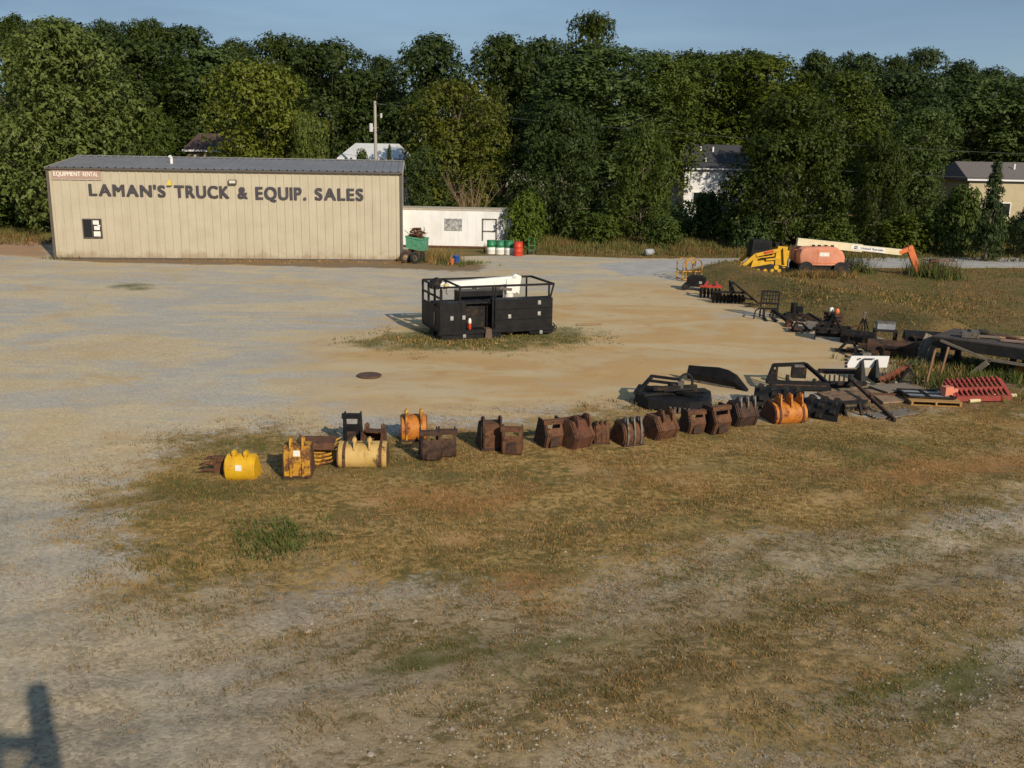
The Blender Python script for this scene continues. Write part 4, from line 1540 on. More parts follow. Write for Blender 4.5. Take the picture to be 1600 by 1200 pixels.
L = sx(864)
zd = sz(515) + .0           # deck level
ztop = sz(451, 690)
print('service', L, zd, ztop)
mb = MB()
mb.span(0, L, -.02, SBW, zd - .10, zd)
mb.span(-.06, L + .06, -.05, .03, zd - .12, zd + .02)
mb.build('deck', BLACK, sv)
mb = MB()
for y in (.75, 1.5):
    mb.span(.1, L - .1, y - .06, y + .06, zd - .3, zd - .1)
for x in (.4, 1.4, 2.4, 3.4):
    if x < L:
        mb.span(x - .04, x + .04, .1, SBW - .1, zd - .2, zd - .1)
mb.span(.02, .3, .9, 1.2, .0, zd - .1)
mb.span(L - .3, L - .05, .9, 1.2, .0, zd - .1)
mb.build('underframe', BLACKR, sv)


def cabinet(x0, x1, z0, z1, y0, y1, doors, latch):
    c = MB().span(x0, x1, y0, y1, z0, z1).build('tool_box', BLACK, sv)
    for (a, b, e, g) in doors:
        d = MB().span(x0 + (x1 - x0) * a + .015, x0 + (x1 - x0) * b - .015, y0 - .028, y0 - .001, z0 + (z1 - z0) * e + .015, z0 + (z1 - z0) * g - .015).build('door', BLACK, c)
    for (a, e) in latch:
        x, z = x0 + (x1 - x0) * a, z0 + (z1 - z0) * e
        MB().span(x - .055, x + .055, y0 - .045, y0 - .028, z - .07, z + .07).tube([(x, y0 - .06, z), (x, y0 - .045, z)], .035, 10).build('latch', SILVER, c)
    return c


cabinet(.02, sx(783.5), .02, zd - .13, 0., .5, ((0, .70, 0, 1), (.70, 1, 0, 1)), ((.38, .78),))
cabinet(sx(827), L - .02, .08, zd - .13, 0., .5, ((0, 1, 0, 1),), ((.5, .6),))
cabinet(.03, sx(728.5), zd + .001, sz(472), .02, .52, ((0, .78, 0, 1), (.78, 1, 0, 1)), ((.42, .47), (.9, .48)))
cabinet(sx(773), L - .02, zd + .001, sz(467, 820), .02, .52, ((0, 1, .0, .30), (0, 1, .30, .66), (0, 1, .66, 1)), ((.25, .42), (.76, .48), (.76, .86)))
cabinet(.3, L - .9, zd + .001, zd + .75, SBW - .5, SBW - .03, ((0, .5, 0, 1), (.5, 1, 0, 1)), ())
# inner bay
mb = MB()
mb.span(sx(730), sx(772), .55, .60, zd, sz(476))
mb.span(sx(730), sx(772), .30, 1.0, sz(476), sz(476) + .04)
mb.build('bay_panel', BLACKR, sv)
mb = MB()
mb.span(sx(733), sx(803), 1.15, 1.75, zd + .45, sz(462))
mb.build('winch_box', BLACK, sv)
# headache rack across the left end
mb = MB()
for y in (0.02, SBW / 3, SBW * 2 / 3, SBW - .02):
    mb.bar((0.03, y, zd), (.03, y, ztop), .07)
for z in (ztop, zd + (ztop - zd) * .76, zd + (ztop - zd) * .52):
    mb.bar((.03, 0, z), (.03, SBW, z), .06)
mb.build('headache_rack', BLACK, sv)
MB().span(.0, .05, .04, SBW - .04, zd - .1, zd + (ztop - zd) * .50).build('front_panel', BLACK, sv)
MB().span(-.02, -.001, SBW * .25, SBW * .33, zd + .15, zd + .6).build('trim_strip', GREYST, sv)
# rail rack
zr_ = ztop + .02
mb = MB()
for y in (.05, SBW - .1):
    mb.bar((.02, y, zr_), (L + .02, y, zr_), .08, .07)
    for px in (719, 770.5, 774.5, 857.5):
        mb.bar((sx(px), y, zd), (sx(px), y, zr_), .055)
mb.bar((L + .02, .05, zr_), (L + .02, SBW - .1, zr_), .07)
mb.bar((L + .02, .05, zr_), (sx(857.5), .05, zd + (zr_ - zd) * .55), .05)
mb.bar((sx(722), .05, zr_ - .02), (sx(722), SBW - .1, zr_ - .02), .06)
mb.build('pipe_rack', BLACK, sv)
# crane
cx, cy = sx(815), SBW - .35
cz = aty(770, 447, q0.y + 2.3).z + .16
crane = thing('mast', '', '', (0, 0, 0))
bpy.data.objects.remove(crane)
mb = MB()
mb.tube([(cx + .25, cy, zd), (cx + .25, cy, cz - .45)], .17, 14)
mb.prism([(cy - .17, cz - .5), (cy + .17, cz - .5), (cy + .17, cz + .05), (cy - .17, cz + .05)], cx + .1, cx + .48)
M = None
mb.add([(cx + .1, cy - .12, cz - .15), (cx + .62, cy - .12, cz - .55), (cx + .70, cy - .12, cz + .12), (cx + .45, cy - .12, cz + .22),
        (cx + .1, cy + .12, cz - .15), (cx + .62, cy + .12, cz - .55), (cx + .70, cy + .12, cz + .12), (cx + .45, cy + .12, cz + .22)],
       [(0, 1, 2, 3), (7, 6, 5, 4), (0, 4, 5, 1), (1, 5, 6, 2), (2, 6, 7, 3), (3, 7, 4, 0)])
mast = mb.build('crane_mast', WHITE, sv)
xl = sx(710)
mb = MB()
mb.bar((cx + .5, cy, cz), (xl, cy, cz - .16), .24, .26)
mb.bar((cx - .3, cy, cz - .012), (xl - .16, cy, cz - .168), .18, .19)
mb.build('crane_boom', WHITE, sv)
mb = MB()
mb.bar((cx + .3, cy - .16, cz - .35), (cx - 1.0, cy - .16, cz - .22), .09)
mb.build('boom_cylinder', GREYST, sv)
mb = MB()
mb.tube([(xl - .14, cy - .2, cz - .1), (xl - .14, cy + .2, cz - .1)], .16, 16)
mb.tube([(xl - .02, cy - .14, cz + .02), (xl - .02, cy + .14, cz + .02)], .13, 14)
mb.span(xl - .28, xl + .06, cy - .12, cy + .12, cz - .24, cz - .02)
mb.build('boom_tip', BLACKR, sv, True)
mb = MB()
mb.lathe([(.02, -.12), (.09, -.06), (.105, 0), (.09, .07), (.03, .1)], 14, Matrix.Translation((xl - .02, .9, sz(458, 704) + .12)))
hb = mb.build('hook_ball', mat('hook_yellow', (.55, .42, .2), rough=.6), sv, True)
h2 = MB().tube([(xl - .02, .9, sz(458, 704) + .2), (xl - .02, cy, cz - .2)], .012, 5)
h2.tube([(xl - .02, .9, sz(458, 704)), (xl - .02, .93, sz(458, 704) - .14), (xl + .05, .93, sz(458, 704) - .18)], .02, 6)
h2.build('hook', GREYST, hb)
MB().span(L - .02, L + .04, .05, SBW - .1, .1, zd - .15).build('bumper', BLACK, sv)
mb = MB()
mb.tube([(L + .05, .12, zd + .1), (L + .18, .1, zd - .05), (L + .2, .1, .25), (L + .08, .1, .12)], .022, 6)
mb.build('hose', RUBBER, sv)
# loose things on and under the body
cs_, sn_ = math.cos(sa_), math.sin(sa_)
wl = lambda x, y, z=0: Vector((q0.x + x * cs_ - y * sn_, q0.y + x * sn_ + y * cs_, z))
o = thing('fire_extinguisher', 'red and white fire extinguisher standing in the open bay of the black truck body', 'extinguisher', wl(sx(737), .22, zd), sa_)
MB().lathe([(.05, 0), (.058, .02), (.058, .22)], 14).build('body', REDD, o, True)
MB().lathe([(.058, .22), (.058, .34), (.03, .40)], 14).build('label_band', DECAL, o, True)
MB().tube([(0, 0, .40), (0, 0, .45)], .02, 8).bar((-.02, 0, .46), (.08, 0, .48), .02).build('valve', BLACKR, o)
o = tag(MB().add([(-.12, -.06, .0), (.12, -.06, 0), (.13, -.065, .2), (.11, -.06, .46), (-.1, -.06, .46), (-.13, -.065, .2), (-.1, .25, .47), (.11, .25, .47),
                  (-.12, -.075, .0), (.12, -.075, 0), (.13, -.08, .2), (.11, -.075, .475), (-.1, -.075, .475), (-.13, -.08, .2), (-.1, .25, .485), (.11, .25, .485)],
                 [(0, 1, 2, 5), (5, 2, 3, 4), (4, 3, 7, 6), (8, 13, 10, 9), (13, 12, 11, 10), (12, 14, 15, 11), (0, 8, 9, 1), (1, 9, 10, 2), (0, 5, 13, 8), (2, 10, 11, 3), (5, 4, 12, 13)]).build('rag', mat('brown_cloth', (.13, .085, .06), (.1, .065, .045), 6, rough=.95)), 'brown rag hanging over the front edge of the black truck body', 'rag')
o.location = wl(sx(762), -.05, zd - .44)
o.rotation_euler.z = sa_
o = tag(MB().lathe([(.20, 0), (.19, .04), (.05, .55), (.03, .56)], 16, Matrix.Translation((0, 0, .16)) @ Matrix.Rotation(math.radians(72), 4, 'Y')).build('traffic_cone', mat('dusty_cone', (.36, .25, .16), (.3, .2, .12), 4, rough=.8), None, True), 'dusty tan cone lying on its side under the black truck body', 'cone')
o.location = wl(sx(806), .25)
o.rotation_euler.z = sa_ + 2.6
for px, py, L_, an, lab in ((921, 508, 1.0, .1, 'bleached board lying on the ground right of the black truck body'), (660, 518, .9, -.9, 'short weathered stick propped at the left end of the black truck body')):
    p = gat(px, py)
    o = tag(MB().bar((-L_ / 2, 0, .04), (L_ / 2, .05, .05), .12, .035).build('board', WOODT), lab, 'board')
    o.location, o.rotation_euler.z = p, an


# ------------------------------------------------------------------ digging buckets
GB = 'digging buckets lined up on the dry grass'


def dig_bucket(label, px, py, wpx, hpx, shell, side=None, ears='lug', rz=0., prof='round', dep=.95, earf=.22, teeth=4, decal=None, earm=None, near=2, earw=.22, flip=False):
    side = side or shell
    earm = earm or shell
    p = gat(px, py)
    s = mpp(p)
    w, h = wpx * s, hpx * s
    d = h * dep
    o = thing('digging_bucket', label, 'bucket', p - Vector((0, 0, .02)), rz, GB)
    hb = h if ears == 'frame' else h * (1 - earf)
    if prof == 'round':
        P = [(.60, 1), (.30, .985), (.12, .90), (.02, .70), (-.02, .42), (.03, .18), (.14, .04), (.32, 0), (1.0, .02)]
    elif prof == 'barrel':
        P = [(.45, 1), (.22, .99), (.07, .90), (-.04, .70), (-.08, .48), (-.05, .25), (.03, .08), (.16, .0), (.9, .01)]
    elif prof == 'flat':
        P = [(.55, 1), (.10, 1), (.02, .96), (.0, .6), (.02, .10), (.10, 0), (.95, .0)]
    else:
        P = [(.62, 1), (.22, 1), (-.03, .50), (.14, .05), (.24, 0), (1.0, .0)]
    P = [(y * d, z * hb) for y, z in P]
    PS = P
    if ears == 'frame':          # the back plate stops short: the frame above it is open
        PS = [p_ for p_ in P if p_[1] <= .72 * hb]
        i0 = P.index(PS[0])
        if i0:
            (ya, za), (yb, zb) = P[i0 - 1], P[i0]
            t_ = (za - .72 * hb) / max(za - zb, 1e-6)
            PS = [(ya + (yb - ya) * t_, .72 * hb)] + PS
    T_ = .03
    MB().shell(PS[::-1], -w / 2 + .02, w / 2 - .02, T_).build('shell', shell, o, prof in ('round', 'barrel'))
    for sgn in (-1, 1):
        x = sgn * (w / 2 - .01)
        m = MB().prism(P, x - .014, x + .014)
        m.build('side_plate', side, o)
    m = MB()
    m.span(-w / 2 - .012, w / 2 + .012, P[-1][0] - .10, P[-1][0] + .05, -.005 + P[-1][1] - .012, P[-1][1] + .022)
    ce = m.build('cutting_edge', RUSTD, o)
    for i in range(teeth):
        x = (-.5 + (i + .5) / teeth) * (w - .06)
        MB().add([(x - .04, P[-1][0] + .03, -.015), (x + .04, P[-1][0] + .03, -.015), (x + .04, P[-1][0] + .03, .055), (x - .04, P[-1][0] + .03, .055), (x - .028, P[-1][0] + .2, .0), (x + .028, P[-1][0] + .2, .0)],
                 [(0, 1, 2, 3), (3, 2, 5, 4), (0, 4, 5, 1), (0, 3, 4), (1, 5, 2)]).build('tooth', RUSTD, o)
    if ears == 'lug' and prof != 'barrel':
        for sgn in (-1, 1):
            Q = [(y - .018 if i else y, z) for i, (y, z) in enumerate(PS)]
            MB().shell(Q[::-1], sgn * w * .36 - .03, sgn * w * .36 + .03, .03).build('wear_strap', side, o)
    if ears == 'rib':
        MB().span(-w / 2 - .006, w / 2 + .006, -.03, .02, hb * .03, hb * .14).build('wear_strip', RUSTD, o)
    xs_ = [-w * earw, w * earw] if near == 2 else [-w * .33, 0, w * .33]
    if ears == 'lug':
        E = [(.05, .80), (.02, .95), (.08, 1 + earf * 1.7), (.24, 1 + earf * 1.75), (.50, 1.0), (.30, .96)]
    elif ears == 'rib':
        E = [(-.06, .12), (-.10, .45), (-.05, .85), (.03, 1 + earf * 1.6), (.22, 1 + earf * 1.65), (.46, .99), (.16, .90), (.05, .6), (.02, .2)]
    else:
        E = [(.0, .86), (.05, 1 + earf * 1.28), (.20, 1 + earf * 1.28), (.55, 1.0)]
    E = [(y * d, z * hb) for y, z in E]
    for x in ([] if ears == 'frame' else xs_):
        e = MB().prism(E, x - .02, x + .02)
        if ears != 'frame':
            c = max(E, key=lambda t: t[1])
            zc, yc = c[1] - .07, (.16 * d)
            e.tube([(x - .04, yc, zc), (x + .04, yc, zc)], .055, 12)
        e.build('ear', earm, o)
    if ears == 'frame':
        yf = PS[0][0]
        yt = max(P, key=lambda t: t[1] - t[0] * .01)[0]
        MB().span(-w * .5 - .03, w * .5 + .03, min(yf, yt) - .01, min(yf, yt) + .12, hb - .09, hb + .012).build('crossbar', earm, o)
        for sg in (-1, 1):
            MB().bar((sg * w * .41, yf - .01, .68 * hb), (sg * w * .41, min(yf, yt) + .03, hb - .02), .12 * w, .03, (0, 1, 0)).build('ear', earm, o)
        MB().span(-w * .26, w * .26, -.035 if prof != 'barrel' else -.1, .02, hb * .12, hb * .5).build('wear_plate', RUSTD, o)
    elif ears == 'pinbar':
        pass
    if decal:
        x, z = decal
        MB().box(x * w, (-.115 if prof == 'barrel' else -.02) * d - .004, z * hb, .13, .012, .12).build('decal', DECAL, o)
    return o


R = math.radians
dig_bucket('bright yellow rounded bucket with white sticker, leftmost of the bucket line', 375, 748, 47, 45, YELLOW, ears='lug', prof='barrel', rz=R(-3), decal=(.0, .62), earf=.17, earw=.2)
b2 = dig_bucket('narrow yellow digging bucket with two long ribs and white sticker on its back', 465, 750, 43, 64, YELLOWR, side=RUST, ears='rib', prof='flat', rz=R(6), decal=(.0, .86), earf=.2)
dig_bucket('wide bleached yellow grading bucket with two ears in its middle', 566, 733, 78, 46, TANY, side=RUST, ears='lug', rz=R(4), earf=.26, teeth=0, earw=.15, dep=1.2)
dig_bucket('slim black bucket standing upright behind the wide bleached one', 550, 697, 26, 52, BLACK, ears='frame', prof='flat', rz=R(2), earf=.26, teeth=3, earw=.36, dep=.8)
dig_bucket('yellow and rust bucket with tall side plates right behind the wide bleached one', 589, 700, 33, 40, RUST, side=RUST, ears='lug', rz=R(168), earm=RUST, prof='flat', earf=.2, earw=.40)
dig_bucket('orange yellow bucket with two pale ears and rusty back, rearmost of the left cluster', 647, 690, 41, 50, RUSTO, side=RUST, ears='rib', prof='round', rz=R(7), earm=YELLOWR, earf=.26, earw=.28)
dig_bucket('dark brown bucket with open frame top, left one of the joined looking pair', 674, 723, 31, 50, RUSTD, ears='frame', rz=R(10), earf=.24, earw=.40, dep=1.1)
dig_bucket('dark brown bucket with open frame top, right one of the joined looking pair', 698, 717, 30, 46, RUSTD, ears='frame', rz=R(8), earf=.24, earw=.40)
dig_bucket('dark rusty bucket with twin ears and brown front plate, just left of the framed one', 769, 706, 34, 52, RUST, side=RUSTD, ears='rib', rz=R(12), prof='flat', earf=.2, earw=.40, earm=RUSTD, dep=1.05)
dig_bucket('brown bucket with flat face and rectangular slot near its top', 799, 713, 31, 45, RUST, ears='frame', rz=R(-4), prof='flat', earf=.26, earw=.42)
dig_bucket('brown rusty bucket with dark left side and window frame top, standing alone mid row', 866, 702, 30, 46, RUST, side=RUSTD, ears='frame', rz=R(22), prof='angular', earf=.24, earw=.40, dep=1.05)
dig_bucket('reddish rusted tilted bucket with a curled lip, left of the ribbed one', 913, 703, 40, 52, RUSTR, side=RUST, ears='lug', rz=R(38), prof='angular', earf=.14, earw=.3, dep=1.15)
dig_bucket('small ribbed brown bucket squeezed behind the reddish tilted one', 940, 694, 24, 36, RUST, ears='rib', near=3, rz=R(10), prof='flat', earf=.14)
dig_bucket('brown bucket with three bare grey steel ribs on its back', 990, 696, 36, 44, RUST, side=RUST, ears='rib', near=3, rz=R(24), prof='round', earf=.16, earm=GREYST, dep=1.1)
dig_bucket('dark rusty bucket with big pentagon side and raked ears, right of the grey ribbed one', 1044, 688, 42, 46, RUST, side=RUST, ears='lug', rz=R(32), prof='angular', earf=.2, earw=.22, dep=1.15)
dig_bucket('smaller dark bucket with square opening between two pentagon sided ones', 1089, 679, 29, 39, RUST, side=RUSTD, ears='frame', rz=R(20), prof='angular', earf=.22, earw=.38, dep=.95)
dig_bucket('brown diamond sided bucket with a hole in its back plate', 1128, 679, 33, 46, RUST, side=RUSTD, ears='frame', rz=R(28), prof='angular', earf=.16, earw=.30, dep=1.05)
dig_bucket('clamshell like bucket with grey comb lip and rusty claws in front', 1168, 668, 40, 46, RUSTD, side=RUSTD, ears='lug', near=3, rz=R(24), earm=GREYST, prof='angular', earf=.18, dep=1.0)
dig_bucket('glossy orange rusted bucket with dark ribs, rightmost of the bucket line', 1236, 663, 55, 46, RUSTO, side=RUSTR, ears='lug', near=3, rz=R(14), earm=RUSTO, prof='round', earf=.30, dep=1.2)

p = gat(345, 738)
o = thing('ripper_tooth', 'rusty three pronged ripper lying beside the bright yellow rounded bucket', 'ripper', p, .1)
m = MB()
m.span(-.12, .1, -.06, .06, 0, .36).span(-.05, .16, -.1, .1, .26, .34)
m.build('shank', RUST, o)
for z, l in ((.06, .34), (.2, .26), (.32, .2)):
    MB().tube([(-.1, 0, z), (-.1 - l * .6, -.02, z + .02), (-.12 - l, -.03, z - .03)], [.05, .04, .008], 6).build('prong', RUST, o)

p = gat(500, 726)
o = thing('tine_rake', 'yellow clamp rake with curved tines lying behind the narrow yellow bucket', 'rake', p, .05)
m = MB()
m.shell([(.0, .32), (.1, .42), (.5, .46)], -.45, .3, .03)
m.span(-.5, -.4, -.05, .5, .0, .5)
m.build('back_plate', RUST, o)
for i in range(6):
    y = -.08 + i * .09
    MB().tube([(-.35, y, .08 + .055 * i), (-.02, y - .02, .05 + .055 * i), (.24, y, .1 + .06 * i), (.42, y + .03, .2 + .06 * i)], [.04, .035, .028, .01], 6).build('tine', YELLOWR, o)

# ------------------------------------------------------------------ brush cutter and the parts beyond
GA = 'machine attachments laid out past the buckets'


def ground_thing(name, label, cat, px, py, rz=0., g=GA):
    return thing(name, label, cat, gat(px, py), rz, g)


o = ground_thing('brush_cutter', 'black rotary brush cutter deck with hydraulic motor and hose loop', 'brush cutter', 1050, 634, -.28)
m = MB()
W_ = .95
poly = [(-W_, -.25), (-W_ * .55, -.72), (W_ * .55, -.72), (W_, -.3), (W_, .55), (W_ * .6, .85), (-W_ * .6, .85), (-W_, .6)]
vs = [(x, y, .30) for x, y in poly] + [(x * 1.04, y * 1.04, .06) for x, y in poly]
n = 8
m.add(vs, [tuple(range(8))] + [(i, i + 8, (i + 1) % 8 + 8, (i + 1) % 8) for i in range(8)])
m.build('deck', BLACK, o)
m = MB()
m.bar((-.85, .4, .36), (.85, -.35, .40), .12, .06).bar((-.7, -.5, .34), (.8, .6, .36), .1, .06)
m.bar((-.95, -.3, .33), (-.95, .55, .33), .08)
m.bar((-.5, -.15, .45), (.6, .2, .52), .1)
m.build('brace', BLACKR, o)
m = MB()
for s in (-.1, .45):
    m.bar((-.9, s, .30), (-.66, s + .2, .60), .07)
    m.bar((-.66, s + .2, .60), (.1, s + .3, .54), .07)
    m.bar((.1, s + .3, .54), (.15, s + .2, .32), .07)
m.bar((-.66, .1, .60), (-.66, .65, .60), .08)
m.bar((-.9, -.1, .34), (-.9, .45, .34), .08)
m.build('mount_frame', BLACK, o)
MB().tube([(.0, .15, .3), (0, .15, .52), (0, .15, .58)], [.2, .16, .12], 16).build('motor', BLACKR, o, True)
MB().span(.12, .26, .02, .26, .4, .64).build('valve_block', GREYST, o)
MB().tube([(.3 + .17 * math.sin(t), .25 + .05 * math.sin(t), .60 - .22 * math.cos(t)) for t in [i * math.pi / 9 - .3 for i in range(18)]], .035, 8).build('hose', RUBBER, o, True)
MB().tube([(-.2, -.2, .42), (.35, -.15, .5), (.8, .0, .52), (.95, .2, .4)], .03, 7).build('hose', RUBBER, o, True)
MB().tube([(.93, -.28, .12), (.93, -.12, .12)], .13, 14).build('gauge_wheel', RUBBER, o, True)
m = MB()
for i in range(7):
    x = .05 + i * .12
    m.span(x - .03, x + .03, -.80, -.77, .0, .16)
m.build('chain_guard', GREYST, o)

a, b = gat(1074, 594), gat(1168, 612)
d = b - a
o = thing('dozer_blade', 'long black dozer blade lying with its bare face to the camera behind the brush cutter', 'blade', a, math.atan2(d.y, d.x), GA)
Lb = d.length
m = MB()
prof_h = [(0, .46), (.2, .49), (.5, .55), (.66, .52), (.8, .42), (1.0, .06)]
vs, fs = [], []
for t, h in prof_h:
    x = t * Lb
    vs += [(x, 0, .0), (x, -.06, h * .5), (x, .02, h), (x, .07, h), (x, -.0, h * .5), (x, .06, 0)]
for i in range(len(prof_h) - 1):
    for k_ in range(6):
        fs.append((i * 6 + k_, i * 6 + (k_ + 1) % 6, (i + 1) * 6 + (k_ + 1) % 6, (i + 1) * 6 + k_))
fs += [(0, 1, 2, 3, 4, 5), tuple(range(len(vs) - 1, len(vs) - 7, -1))]
m.add(vs, fs)
m.build('moldboard', BLACK, o)
m = MB()
for t in (.18, .5):
    m.span(t * Lb - .03, t * Lb + .03, .05, .4, .0, .38)
m.bar((.18 * Lb, .35, .3), (.5 * Lb, .35, .3), .1)
m.build('mount_frame', BLACKR, o)
MB().span(0, Lb * .8, -.03, -.005, .0, .07).build('cutting_edge', GREYST, o)

# padfoot shells: half drums with knobs
def pad_shell(label, px, py, R_, L_, rz, open_end):
    o = ground_thing('padfoot_shell', label, 'roller shell', px, py, rz)
    m = MB()
    n = 16
    arc = [(math.cos(math.pi * i / n) * R_, math.sin(math.pi * i / n) * R_) for i in range(n + 1)]
    m.shell(arc[::-1] if False else arc, 0, L_, .025)
    m.build('shell', BLACK, o, True)
    m = MB()
    nx_ = int(L_ / .26)
    for i in range(nx_):
        for j in range(5):
            t = math.pi * (j + .5 + .5 * (i % 2)) / 5.5
            c, s = math.cos(t), math.sin(t)
            x = (i + .5) * L_ / nx_
            b0, b1 = .085, .055
            e = Vector((0, -s, c))
            rad = Vector((0, c, s))
            ctr = rad * (R_ - .005) + Vector((x, 0, 0))
            vs = []
            for q, b_ in ((0, b0), (.10, b1)):
                for ax, ay in ((-1, -1), (1, -1), (1, 1), (-1, 1)):
                    vs.append(ctr + rad * q + Vector((ax * b_, 0, 0)) + e * (ay * b_))
            m.add(vs, [(4, 5, 6, 7), (0, 1, 5, 4), (1, 2, 6, 5), (2, 3, 7, 6), (3, 0, 4, 7)])
    m.build('pad', BLACKR, o)
    return o


pad_shell('black padfoot roller shell with rows of knobs lying behind the orange rusted bucket', 1178, 632, .47, 1.25, R(-12), 0)
pad_shell('black half round roller shell with its open end to the right of the orange bucket', 1256, 645, .42, .95, R(-32), 1)

# landscape rake frame (trapezoid)
o = ground_thing('power_rake', 'black trapezoid power rake frame with slotted side lying beyond the knobbed shells', 'power rake', 1245, 612, -.10)
m = MB()
m.bar((-.55, .9, .55), (.35, .9, .62), .10)
m.bar((-.55, .9, .55), (-.85, .0, .26), .08)
m.bar((.35, .9, .62), (.85, .15, .25), .09)
m.bar((-.85, 0, .26), (.85, .15, .23), .10, .09)
m.bar((-.85, -.05, .12), (.95, .1, .1), .1)
m.build('frame', BLACK, o)
m = MB()
for i in range(4):
    t = .15 + .2 * i
    m.span(-.8 + .09 * i, -.74 + .09 * i, .1 + t * .6, .16 + t * .6, .15, .42 + .05 * i)
m.build('slotted_side', BLACKR, o)
MB().span(-.1, .3, .4, .6, .3, .6).build('valve_box', BLACKR, o)
MB().tube([(.15 + .38 * math.cos(t), .35 + .2 * math.sin(t), .3 + .22 * math.sin(t)) for t in [math.pi * .9 + i * math.pi * 1.1 / 12 for i in range(13)]], .055, 8).build('hose', RUBBER, o, True)
r_ = MB().tube([(-.75, .05, .14), (.8, .2, .14)], .11, 12)
r_.build('roller', RUSTD, o, True)
MB().span(-.02, .22, .5, .62, .52, .66).build('valve_cover', GREYST, o)

# dark planks and bars lying behind
def bars(name, label, cat, px0, py0, px1, py1, w, h, m, z=0.03, g=GA):
    a, b = gat(px0, py0), gat(px1, py1)
    d = b - a
    o = MB().bar((0, 0, z + h / 2), (d.length, 0, z + h / 2), w, h).build(name, m)
    o.location = a
    o.rotation_euler.z = math.atan2(d.y, d.x)
    tag(o, label, cat, g)
    return o


bars('steel_bar', 'dark flat bar lying behind the power rake under the white blade', 'bar', 1280, 582, 1342, 583, .28, .07, RUSTD)
bars('steel_bar', 'long black angle bar lying in front of the power rake', 'bar', 1262, 608, 1352, 603, .14, .10, BLACKR)
o = ground_thing('tine_bar', 'black bar with short upright tines between the power rake and the white blade', 'tine bar', 1303, 601, -.02)
m = MB().bar((-.5, 0, .06), (.5, 0, .06), .07)
m.build('bar', BLACKR, o)
for i in range(7):
    MB().bar((-.42 + .14 * i, 0, .08), (-.42 + .14 * i, .02, .28), .04).build('tine', BLACKR, o)

# white blade on forks
o = ground_thing('snow_blade', 'bright white blade panel held upright on two black arms', 'blade', 1352, 594, -.04)
s = mpp(gat(1352, 594))
m = MB()
m.add([(-31 * s, .1, 18 * s), (33 * s, .1, 20 * s), (33 * s, -.02, 39 * s), (-25 * s, -.02, 38 * s), (-31 * s, .16, 18 * s), (33 * s, .16, 20 * s), (33 * s, .04, 39 * s), (-25 * s, .04, 38 * s)],
      [(0, 1, 2, 3), (7, 6, 5, 4), (0, 4, 5, 1), (1, 5, 6, 2), (2, 6, 7, 3), (3, 7, 4, 0)])
m.build('panel', mat('bright_white_paint', (.86, .86, .86), rough=.45, bump=0), o)
for x, t in ((-8 * s, 33 * s), (14 * s, 34 * s)):
    MB().add([(x - 4 * s, -.35, 0), (x + 4 * s, -.35, 0), (x + 2 * s, -.03, t), (x - 1 * s, -.03, t), (x - 4 * s, .45, 0), (x + 4 * s, .45, 0), (x + 2 * s, .10, t - .1), (x - 1 * s, .10, t - .1)],
             [(0, 1, 2, 3), (7, 6, 5, 4), (0, 4, 5, 1), (1, 5, 6, 2), (2, 6, 7, 3), (3, 7, 4, 0)]).build('arm', BLACK, o)
for i in range(4):
    MB().span(-33.5 * s, -29 * s, .02 + .03 * i, .04 + .03 * i, (19 + 5 * i) * s, (22.5 + 5 * i) * s).build('fin', BLACK, o)
m = MB().span(-30 * s, 31 * s, .165, .23, 22 * s, 25 * s)
m.build('stiffener', BLACKR, o)
m = MB().bar((-14 * s, -.045, 34.5 * s), (-11 * s, -.045, 34.5 * s), .03).bar((-6 * s, -.045, 34.6 * s), (10 * s, -.045, 34.8 * s), .025)
m.build('stencil_mark', BLACK, o)

# rusty auger
a, b = gat(1378, 606), gat(1424, 590)
d = b - a
o = thing('auger_bit', 'rusty orange auger with spiral flighting lying right of the white blade', 'auger', a + Vector((0, 0, .2)), math.atan2(d.y, d.x), GA)
La = d.length * .8
MB().tube([(0, 0, 0), (La, 0, .14)], .045, 8).build('shaft', RUSTR, o)
m = MB()
N = 60
vs = []
for i in range(N + 1):
    t = i / N
    a_ = t * 2 * math.pi * 5
    for r_ in (.04, .14):
        for e in (-.008, .008):
            vs.append((t * La + e, math.cos(a_) * r_, t * .14 + math.sin(a_) * r_))
fs = []
for i in range(N):
    b_ = i * 4
    fs += [(b_, b_ + 2, b_ + 6, b_ + 4), (b_ + 1, b_ + 5, b_ + 7, b_ + 3), (b_ + 2, b_ + 3, b_ + 7, b_ + 6)]
m.add(vs, fs)
m.build('flighting', mat('auger_rust', (.24, .075, .03), (.16, .055, .03), 5, rough=.8), o)
MB().box(La + .05, 0, .16, .13, .15, .16).build('hub', RUSTR, o)

# pallets, sheets, panels on the ground
def slab(name, label, cat, pts, th, m, z=.02, g=GA):
    P = [gat(*q) for q in pts]
    c = sum(P, Vector()) / len(P)
    P = [p_ - c for p_ in P]
    n = len(P)
    vs = [(p_.x, p_.y, z) for p_ in P] + [(p_.x, p_.y, z + th) for p_ in P]
    o = MB().add(vs, [tuple(range(n))[::-1], tuple(range(n, 2 * n))] + [(i, (i + 1) % n, (i + 1) % n + n, i + n) for i in range(n)]).build(name, m)
    o.location = c
    return tag(o, label, cat, g)


